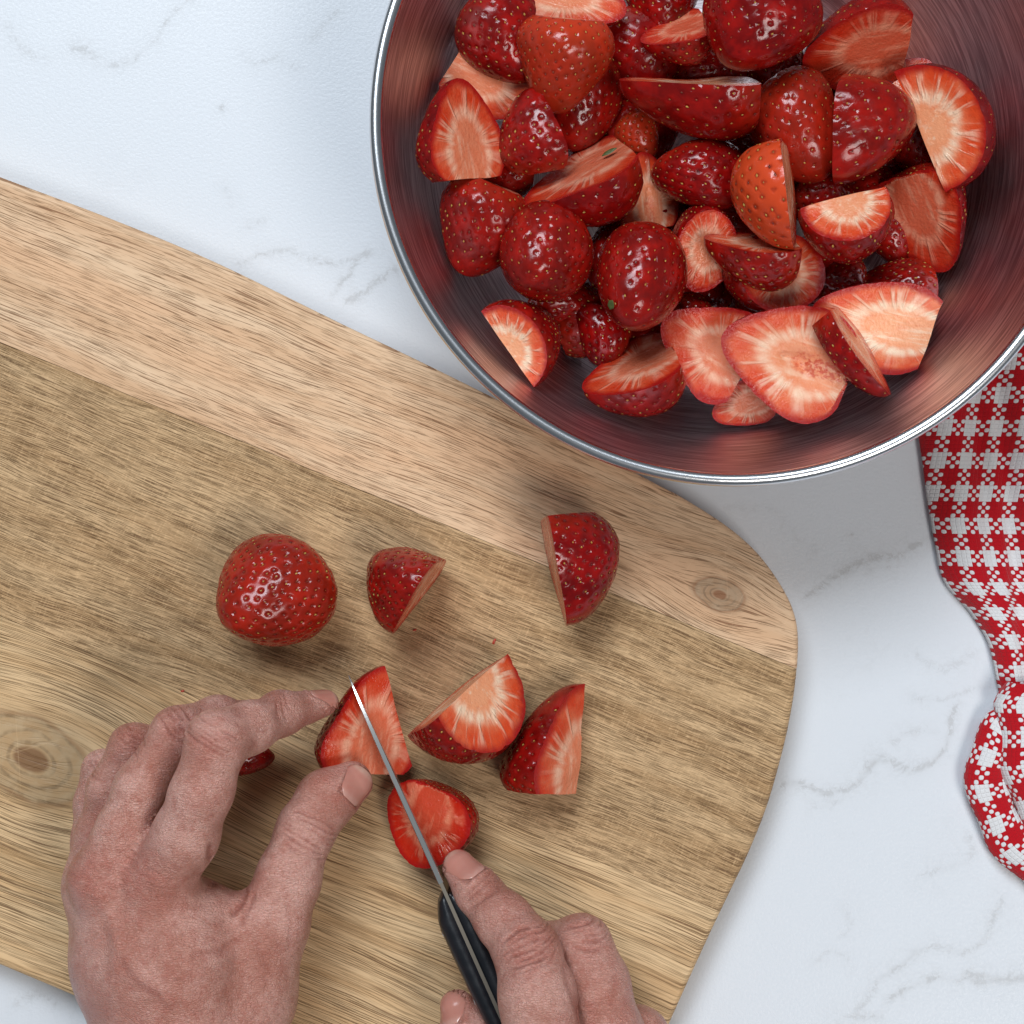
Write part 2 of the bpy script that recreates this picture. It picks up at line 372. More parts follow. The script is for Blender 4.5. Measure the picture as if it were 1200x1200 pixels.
# ------------------------------------------------------------------ counter top
VEINS = [  # photo pixels, strength, width mm
 ([(5, 30), (22, 50), (38, 62), (55, 67)], .5, .9), ([(85, 62), (98, 64), (114, 67)], .8, 1.0),
 ([(128, 71), (150, 66), (162, 54), (182, 46), (198, 30), (214, 14), (226, 0)], .6, .8),
 ([(270, 303), (305, 297), (345, 300), (372, 300), (405, 298), (440, 296)], .65, .7),
 ([(392, 337), (405, 322), (416, 314), (428, 298), (440, 300)], .75, .9), ([(408, 349), (422, 343), (440, 333), (462, 320)], .75, 1.1),
 ([(285, 66), (300, 78), (330, 66), (350, 78)], .45, .9), ([(370, 40), (385, 22), (400, 10)], .4, 1.2), ([(268, 125), (268, 130)], .9, .5), ([(265, 222), (270, 232)], .8, .7), ([(284, 260), (292, 262), (304, 260)], .7, .6),
 ([(915, 926), (945, 924), (965, 929), (988, 925), (1003, 918), (1022, 904), (1036, 895), (1062, 902), (1085, 893), (1107, 878), (1116, 862), (1118, 848), (1122, 828)], .85, .8),
 ([(1003, 916), (1018, 899), (1034, 895)], .6, 1.4), ([(1050, 880), (1062, 866), (1080, 860), (1100, 862)], .4, 1.2), ([(958, 943), (975, 944), (984, 938)], .45, .9),
 ([(945, 690), (975, 672), (1000, 664), (1020, 652), (1050, 648), (1072, 634), (1098, 622)], .7, 1.3), ([(1010, 668), (1030, 662), (1050, 665)], .45, 1.3), ([(1075, 820), (1120, 812), (1160, 808)], .4, 1.0), ([(1090, 770), (1110, 782), (1140, 770)], .35, 1.4),
 ([(1096, 1030), (1118, 1015), (1126, 998), (1122, 975)], .4, 1.6), ([(1070, 1120), (1098, 1114), (1130, 1112), (1150, 1098), (1160, 1078), (1176, 1062)], .5, 1.2),
 ([(1000, 1180), (1018, 1162), (1030, 1140), (1056, 1134), (1086, 1118)], .55, 1.3), ([(1045, 1172), (1075, 1164), (1108, 1150), (1148, 1144), (1175, 1150), (1200, 1142), (1230, 1138)], .8, 1.1), ([(1140, 1136), (1150, 1152), (1180, 1150)], .7, 1.0),
 ([(960, 1136), (972, 1120), (996, 1130)], .35, 1.1), ([(988, 1100), (1000, 1088), (992, 1070)], .3, 1.2), ([(980, 1195), (1005, 1188), (1030, 1194)], .5, 1.5), ([(20, 1185), (45, 1172), (80, 1182)], .5, 1.2), ([(860, 600), (905, 604), (960, 640)], .25, 2.0), ([(1000, 628), (1003, 632)], .6, .6)]
def build_counter():
    n = 340; ext = np.linspace(-210, 210, n)
    far = np.array([-900., -600, -400, -300]); ax = np.concatenate([far, ext, -far[::-1]])
    X, Y = np.meshgrid(ax, ax, indexing='ij'); m = len(ax)
    V = np.stack([X.ravel(), Y.ravel(), np.zeros(m * m)], 1)
    nz = SineNoise(3, 24, .05, .45); nz2 = SineNoise(4, 24, .05, .45)
    W = V.copy(); W[:, 0] += 1.6 * nz(V); W[:, 1] += 1.6 * nz2(V)
    vein = np.zeros(len(V))
    for pts, st, wd in VEINS:
        q = np.array([P(a, b, 0)[:2] for a, b in pts]) if len(pts) else None
        lo = q.min(0) - 12; hi = q.max(0) + 12
        idx = np.where((W[:, 0] > lo[0]) & (W[:, 0] < hi[0]) & (W[:, 1] > lo[1]) & (W[:, 1] < hi[1]))[0]
        p = W[idx, :2]; d = np.full(len(idx), 1e9)
        for a, b in zip(q[:-1], q[1:]):
            ab = b - a; tt = np.clip(((p - a) @ ab) / (ab @ ab), 0, 1)
            d = np.minimum(d, np.linalg.norm(p - a - tt[:, None] * ab, axis=1))
        val = st * (.75 * np.exp(-(d / (wd * .8)) ** 2) + .32 * np.exp(-(d / (wd * 4.0)) ** 2))
        vein[idx] = np.maximum(vein[idx], val)
    i = np.arange(m - 1); I, J = np.meshgrid(i, i, indexing='ij'); a = (I * m + J).ravel()
    F = np.stack([a, a + m, a + m + 1, a + 1], 1)
    o = mesh_np('countertop', V, F, M['marble'], attrs={'vein': ('FLOAT', vein)})
    tag(o, kind='structure')
build_counter()

# ------------------------------------------------------------------ cutting board: three glued planks
def build_board():
    edge = [(-330, 90), (-200, 125), (-100, 168), (0, 207), (130, 256), (250, 306), (400, 379), (500, 427), (640, 497), (760, 562), (800, 583), (850, 615), (885, 645), (912, 680), (930, 715), (936, 750), (933, 800), (925, 850), (913, 900), (898, 950), (878, 1000), (859, 1040), (835, 1090), (812, 1140), (785, 1200), (760, 1255), (730, 1310), (690, 1360), (640, 1390), (560, 1385), (400, 1310), (200, 1218), (90, 1170), (0, 1132), (-150, 1070), (-330, 990)]
    ring = catmull(edge, 420)
    poly = np.array([P(a, b)[:2] for a, b in ring])
    gdir = np.array([math.cos(R(22.3)), -math.sin(R(22.3))]); nrm = np.array([gdir[1], -gdir[0]])  # nrm points down-left
    if nrm[1] > 0: nrm = -nrm
    c1 = P(0, 401)[:2] @ nrm; c2 = P(0, 722)[:2] @ nrm
    root = empty('cutting_board', (0, 0, 0))
    tag(root, 'large wooden cutting board of three glued planks under the hands', 'cutting board')
    def clip(pl, lo, hi):
        for s, lim in ((1, hi), (-1, -lo)):
            out = []
            for i in range(len(pl)):
                a, b = pl[i], pl[(i + 1) % len(pl)]; da, db = s * (a @ nrm) - lim, s * (b @ nrm) - lim
                if da <= 0: out.append(a)
                if da * db < 0: out.append(a + (b - a) * da / (da - db))
            pl = out
        return np.array(pl)
    for (lo, hi, mat) in ((-1e4, c1 - .06, 'wood_top'), (c1 + .06, c2 - .06, 'wood_mid'), (c2 + .06, 1e4, 'wood_low')):
        pl = clip(list(poly), lo, hi)
        bm = bmesh.new()
        tp = [bm.verts.new((p[0] * MM, p[1] * MM, ZB * MM)) for p in pl]
        f = bm.faces.new(tp)
        r = bmesh.ops.extrude_face_region(bm, geom=[f])
        bot = [v for v in r['geom'] if isinstance(v, bmesh.types.BMVert)]
        for v in bot: v.co.z = 0.0005
        bmesh.ops.recalc_face_normals(bm, faces=bm.faces)
        # soften the outer top arris, only a hair along the glue lines
        outer, inner = [], []
        for e in bm.edges:
            a, b = e.verts
            if abs(a.co.z - ZB * MM) < 1e-6 and abs(b.co.z - ZB * MM) < 1e-6:
                def on(v): 
                    q = (v.co.x * 1000) * nrm[0] + (v.co.y * 1000) * nrm[1]
                    return min(abs(q - lo), abs(q - hi)) < .05
                (inner if on(a) and on(b) else outer).append(e)
        bmesh.ops.bevel(bm, geom=outer, offset=1.9 * MM, segments=4, profile=.5, affect='EDGES', clamp_overlap=True)
        me = bpy.data.meshes.new('plank'); bm.to_mesh(me); bm.free()
        me.materials.append(M[mat]); link(bpy.data.objects.new('plank', me), root)
    return root
board = build_board()

# ------------------------------------------------------------------ bowl
BZ = 77.0                                        # rim height
BC = P(862, 140, BZ)[:2]; BR = 430 * K(BZ - ZB)  # rim centre and outer radius
PROF = np.array([(0, 1.6), (30, 1.6), (46, 1.7), (53, 2.6), (59, 5.5), (65, 11), (71, 19), (77, 29), (82, 39.5), (86.5, 51), (90, 62), (92.3, 71), (93.0, 75.4)])
PROF[:, 0] *= (BR - 2.4) / 93.0
def bowl_r(z): return np.interp(z, PROF[3:, 1], PROF[3:, 0])
def build_bowl():
    root = empty('mixing_bowl', (BC[0], BC[1], 0))
    tag(root, 'brushed stainless steel mixing bowl full of cut strawberries', 'bowl')
    pr = catmull(PROF, 90)
    inner = [(r, z) for r, z in pr]
    outer = [(r + (.9 if z > 3 else 0), max(z - (1.2 if z < 4 else .3), .25)) for r, z in pr[::-1]]
    curve = np.array(inner + outer); m = 192
    th = np.linspace(0, 2 * np.pi, m, endpoint=False)
    V = np.stack([np.outer(np.cos(th), curve[:, 0]), np.outer(np.sin(th), curve[:, 0]), np.tile(curve[:, 1], (m, 1))], 2).reshape(-1, 3)
    n = len(curve); i = np.arange(m)[:, None]; j = np.arange(n - 1)[None]
    a = (i * n + j).ravel(); b = (((i + 1) % m) * n + j).ravel()
    F = np.stack([a, b, b + 1, a + 1], 1)
    mesh_np('bowl_shell', V, F[:, ::-1].copy(), M['steel'], root)
    # rolled rim
    k = 20; ph = np.linspace(0, 2 * np.pi, k, endpoint=False); rt = 1.75
    rr = BR - rt + rt * np.cos(ph); zz = BZ - rt + rt * np.sin(ph) * 1.0
    V = np.stack([np.outer(np.cos(th), rr), np.outer(np.sin(th), rr), np.tile(zz, (m, 1))], 2).reshape(-1, 3)
    i = np.arange(m)[:, None]; j = np.arange(k)[None]
    F = np.stack([(i * k + j).ravel(), (((i + 1) % m) * k + j).ravel(), (((i + 1) % m) * k + (j + 1) % k).ravel(), (i * k + (j + 1) % k).ravel()], 1)
    mesh_np('rolled_rim', V, F, M['rim'], root)
build_bowl()

# ------------------------------------------------------------------ strawberries
_round = np.array([(0, -.80), (.34, -.83), (.64, -.74), (.87, -.50), (.975, -.22), (1.0, 0), (.955, .30), (.84, .58), (.65, .86), (.42, 1.07), (.20, 1.18), (.0, 1.215)])
_conic = np.array([(0, -.68), (.38, -.72), (.70, -.62), (.93, -.38), (1.0, -.16), (.985, 0.03), (.865, .36), (.70, .68), (.52, .98), (.34, 1.22), (.17, 1.36), (.0, 1.40)])
_ICO = {}
def ico(sub):
    if sub not in _ICO:
        bm = bmesh.new(); bmesh.ops.create_icosphere(bm, subdivisions=sub, radius=1.0)
        bm.verts.ensure_lookup_table()
        d = np.array([v.co[:] for v in bm.verts]); d /= np.linalg.norm(d, axis=1)[:, None]
        f = np.array([[v.index for v in x.verts] for x in bm.faces]); bm.free(); _ICO[sub] = (d, f)
    return _ICO[sub]
def fib_dirs(n, rng):
    i = np.arange(n) + .5; z = 1 - 2 * i / n; t = i * 2.399963
    d = np.stack([np.sqrt(1 - z * z) * np.cos(t), np.sqrt(1 - z * z) * np.sin(t), z], 1)
    d += rng.normal(size=d.shape) * .022
    return d / np.linalg.norm(d, axis=1)[:, None]
OCT = np.array([(1, 0, 0), (-1, 0, 0), (0, 1, 0), (0, -1, 0), (0, 0, 1), (0, 0, -1)], float)
OCTF = np.array([(4, 0, 2), (4, 2, 1), (4, 1, 3), (4, 3, 0), (5, 2, 0), (5, 1, 2), (5, 3, 1), (5, 0, 3)])

def raw_mesh(V, F):
    me = bpy.data.meshes.new('raw'); me.vertices.add(len(V)); me.vertices.foreach_set('co', np.asarray(V, float).ravel())
    me.loops.add(F.size); me.loops.foreach_set('vertex_index', F.ravel().astype(np.int32)); me.polygons.add(len(F))
    me.polygons.foreach_set('loop_start', np.arange(0, F.size, 3, dtype=np.int32)); me.update(calc_edges=True); return me
def dirv(az, el):
    return np.array([math.cos(R(el)) * math.cos(R(az)), math.cos(R(el)) * math.sin(R(az)), math.sin(R(el))])

def berry(name, bbox, zc, tip, face, cuts, seed, label, group, elong=1.0, flat=1.0, pale=.40, orange=0.0, hollow=0.0,
          sub=5, base=.66, conic=.6, on_board=False, nseed=430, in_bowl=True, stretch=True, sscale=1.0, lumpy=.045):
    rng = np.random.default_rng(seed)
    lump = SineNoise(seed + 50, 7, 1.2, 3.2)
    cq = min(1., max(0., conic + rng.uniform(-.15, .15)))
    _prof = catmull(_round * (1 - cq) + _conic * cq, 160); _prof = _prof[_prof[:, 0] >= -1e-6]
    phi = np.arctan2(_prof[:, 0], _prof[:, 1] * elong); Rt = np.hypot(_prof[:, 0], _prof[:, 1] * elong)
    order = np.argsort(phi); phi, Rt = phi[order], Rt[order]
    def Rd(d):
        p = np.arctan2(np.hypot(d[:, 0], d[:, 1]), d[:, 2])
        return np.interp(p, phi, Rt) * (1 + lumpy * lump(d)) * (1 - (1 - flat) * d[:, 1] ** 2)
    D, F = ico(sub); sd = fib_dirs(nseed, rng)
    ang = np.arccos(np.clip((D @ sd.T).max(1), -1, 1)); r0 = Rd(D); dist = ang * r0
    micro = SineNoise(seed + 9, 16, 9, 24)
    disp = -.022 * np.exp(-(dist / (.040 * sscale)) ** 2) + .005 * micro(D)
    V = D * (r0 + disp)[:, None]
    tm = raw_mesh(V, F); bm = bmesh.new(); bm.from_mesh(tm); bpy.data.meshes.remove(tm)
    allc = ([((0, 0, -1), base)] if base is not None else []) + list(cuts)
    for ci, (n, off) in enumerate(allc):
        n = np.array(n, float); n /= np.linalg.norm(n)
        res = bmesh.ops.bisect_plane(bm, geom=bm.verts[:] + bm.edges[:] + bm.faces[:], dist=1e-6, plane_co=tuple(n * off), plane_no=tuple(n), clear_outer=True)
        lv = [g for g in res['geom_cut'] if isinstance(g, bmesh.types.BMVert)]
        if len(lv) < 8: continue
        pts = np.array([v.co[:] for v in lv]); c = (pts.min(0) + pts.max(0)) / 2
        c = c + n * (off - c @ n)
        ax = np.cross(n, [.3, .5, .81]); ax /= np.linalg.norm(ax); ay = np.cross(n, ax)
        a = np.arctan2((pts - c) @ ay, (pts - c) @ ax); o = np.argsort(a)
        lv = [lv[i] for i in o]; pts = pts[o]
        Kr = 13; prev = lv
        bumps = SineNoise(seed * 3 + ci, 10, 3, 9)
        for k in range(1, Kr + 1):
            s = 1 - k / Kr
            if k < Kr:
                q = c + (pts - c) * s
                rr_ = np.linalg.norm(q, axis=1) / Rd(q / np.maximum(np.linalg.norm(q, axis=1), 1e-6)[:, None])
                off_n = .012 * bumps(q) * min(1, k / 3) - hollow * .16 * np.exp(-(rr_ / .17) ** 2) * (ci > 0)
                q = q + n * off_n[:, None]
                cur = [bm.verts.new(x) for x in q]
                for i in range(len(lv)):
                    j = (i + 1) % len(lv)
                    fc = bm.faces.new((prev[i], prev[j], cur[j], cur[i])); fc.material_index = ci + 1
                prev = cur
            else:
                cv = bm.verts.new(c - n * hollow * .13 * (ci > 0))
                for i in range(len(lv)):
                    fc = bm.faces.new((prev[i], prev[(i + 1) % len(lv)], cv)); fc.material_index = ci + 1
    bmesh.ops.triangulate(bm, faces=[f for f in bm.faces if len(f.verts) > 3])
    tm = bpy.data.meshes.new('t'); bm.to_mesh(tm); bm.free()
    allV = np.empty(len(tm.vertices) * 3); tm.vertices.foreach_get('co', allV); allV = allV.reshape(-1, 3)
    tri = np.empty(len(tm.loops), np.int32); tm.loops.foreach_get('vertex_index', tri); tri = tri.reshape(-1, 3)
    mi = np.empty(len(tm.polygons), np.int32); tm.polygons.foreach_get('material_index', mi); bpy.data.meshes.remove(tm)
    groups = {int(g): tri[mi == g] for g in np.unique(mi)}
    # orientation
    t = dirv(*tip); y = dirv(*face); y = y - t * (y @ t)
    if np.linalg.norm(y) < .05: y = np.cross(t, [0.3, .9, .2])
    y /= np.linalg.norm(y); x = np.cross(y, t)
    Rm = np.stack([x, y, t], 1)
    wn = [SineNoise(seed * 7 + q, 6, 1.2, 4.0) for q in range(3)]
    def warp(p): return p + .026 * np.stack([w(p) for w in wn], 1)
    Wv = warp(allV) @ Rm.T
    mn, mx = Wv.min(0), Wv.max(0); wc = (mn + mx) / 2; size = mx - mn
    bw, bh = bbox[2] - bbox[0], bbox[3] - bbox[1]; pc = ((bbox[0] + bbox[2]) / 2, (bbox[1] + bbox[3]) / 2)
    s0 = math.sqrt(bw * bh / (size[0] * size[1])); sx = sy = 1.0
    if stretch:
        sx = min(max(bw / size[0] / s0, .84), 1.2); sy = min(max(bh / size[1] / s0, .84), 1.2)
    for it in range(60):
        k = K(zc - ZB); sc = s0 * k
        S3 = np.array([sc * sx, sc * sy, sc]); org = P(pc[0], pc[1], zc)
        G = (Wv - wc) * S3 + org
        if on_board:
            dz = (ZB + .05) - G[:, 2].min()
            if abs(dz) < .05: break
            zc += dz
        elif in_bowl:
            rr = np.hypot(G[:, 0] - BC[0], G[:, 1] - BC[1])
            pen = (rr - (bowl_r(G[:, 2]) - .3)).max()
            if pen <= 0 and G[:, 2].min() > 2.0: break
            zc += 1.0
            if zc > 66: break
        else: break
    root = empty(name, org); tag(root, label, 'strawberry', group)
    color = (orange + float(rng.uniform(0, .07)), pale, hollow, 1.0)
    def world(vl): return (warp(vl) @ Rm.T - wc) * S3
    def add(pname, faces, mat, cap):
        idx = np.unique(faces); remap = -np.ones(len(allV), int); remap[idx] = np.arange(len(idx))
        pl = allV[idx]
        nrm = np.linalg.norm(pl, axis=1); d = pl / np.maximum(nrm, 1e-6)[:, None]; rh = nrm / Rd(d)
        at = {'bp': ('FLOAT_VECTOR', pl)}
        if cap:
            perp = np.hypot(pl[:, 0], pl[:, 1]); wz = np.interp(pl[:, 2], np.maximum.accumulate(_prof[:, 1]) * elong + 1e-6 * np.arange(len(_prof)), _prof[:, 0])
            low = pl[:, 2] < 0
            rho = np.where(low, np.minimum(perp / np.maximum(wz, .2), rh * 1.0 + 10), rh)
            rho = np.maximum(rho, np.where(rh > .93, rh, 0)) if cap == 'long' else rho
            sdir = d.copy()
            sdir[low] = np.stack([pl[low, 0], pl[low, 1], pl[low, 2] * .35], 1) / np.maximum(perp[low], .06)[:, None]
            at['rho'] = ('FLOAT', rho); at['sdir'] = ('FLOAT_VECTOR', sdir)
        else:
            an = np.arccos(np.clip((d @ sd.T).max(1), -1, 1)) * Rd(d); at['seed'] = ('FLOAT', an / sscale)
        o = mesh_np(pname, world(pl), remap[faces], mat, root, attrs=at)
        o.color = color
        return o
    if 0 in groups: sk = add('skin', groups[0], M['skin'], None)
    for ci in range(len(allc)):
        if ci + 1 in groups: add('cut_face', groups[ci + 1], M['flesh'], 'base' if (ci == 0 and base is not None) else 'long')
    # achenes: many tiny grains joined into one part
    keep = np.ones(nseed, bool); sp = sd * (Rd(sd) - .018)[:, None]
    for n, off in allc: keep &= (sp @ (np.array(n, float) / np.linalg.norm(n))) < off - .03
    sp, sdk = sp[keep], sd[keep]
    if len(sp):
        tz = np.array([0, 0, 1.]) - sdk * sdk[:, 2:3]; tz /= np.maximum(np.linalg.norm(tz, axis=1), .05)[:, None]
        tx = np.cross(tz, sdk)
        jit = rng.uniform(.8, 1.2, len(sp))[:, None, None]
        SV = sp[:, None] + jit * (OCT[None, :, :1] * tx[:, None] * .0165 * sscale + OCT[None, :, 1:2] * tz[:, None] * .030 * sscale + OCT[None, :, 2:] * sdk[:, None] * .013 * sscale)
        SF = (OCTF[None] + 6 * np.arange(len(sp))[:, None, None]).reshape(-1, 3)
        so = mesh_np('seeds', world(SV.reshape(-1, 3)), SF, M['seed'], root); so['kind'] = 'stuff'
    return root, G

Yc = ((0, 1, 0), 0.0)
HALF = [Yc]; QTR = [Yc, ((1, 0, 0), 0.0)]; QTRm = [Yc, ((-1, 0, 0), 0.0)]
def SLICE(th): return [Yc, ((0, -1, 0), th)]
# ------------------------------------------------------------------ strawberry pieces on the board
GB = 'strawberry pieces on the cutting board'; GW = 'cut strawberries in the bowl'
# name, bbox (photo px), tip (az, el), face (az, el), cuts, options, label
BOARD = [
 ('strawberry', (255, 625, 396, 758), (215, 48), (90, 0), [], dict(base=.55, orange=.14, elong=.9, conic=.5, lumpy=.06), 'whole hulled red strawberry lying alone at left on the board, above the hand'),
 ('strawberry_wedge', (429, 641, 522, 743), (-118, -4), (-28, 6), HALF, dict(elong=.8, pale=.5, conic=.8), 'small skin-up strawberry piece on the board, between the whole berry and the lone half'),
 ('strawberry_half', (634, 600, 726, 733), (-80, 5), (188, 4), HALF, dict(elong=1.05, pale=.45), 'strawberry half standing alone below the bowl, its cut face turned left'),
 ('strawberry_half', (370, 779, 482, 910), (80, 0), (0, 54), [Yc, ((-1, 0, .50), .62)], dict(elong=1.15, pale=.36, conic=1.0), 'strawberry half held between finger and thumb under the knife blade'),
 ('strawberry_half', (476, 768, 616, 894), (215, -44), (130, -6), HALF, dict(elong=1.0, pale=.85, base=.30, conic=.3), 'strawberry half showing its white round stem-end cut, right of the held piece'),
 ('strawberry_wedge', (584, 804, 687, 930), (84, -6), (-8, 36), QTRm, dict(elong=1.1, pale=.52, base=.5, conic=.9), 'strawberry quarter with a pink triangular cut face, rightmost of the pieces near the knife'),
 ('strawberry_half', (453, 913, 562, 1016), (-108, -6), (140, 62), [((0, 1, 0), .12)], dict(elong=.8, pale=.10, base=.72, conic=.3), 'strawberry piece with a plain red cut face lying under the knife near the right fingertip'),
 ('strawberry_half', (262, 866, 322, 910), (0, 5), (90, -60), HALF, dict(elong=1.0, pale=.3), 'strawberry half mostly hidden beneath the curled fingers of the left hand'),
]
for i, (nm, bb, tp, fc, cuts, opt, lab) in enumerate(BOARD):
    opt = dict(opt); berry(nm, bb, ZB + 12, tp, fc, cuts, 100 + i, lab, GB, on_board=True, sub=6 if i < 7 else 5, **opt)

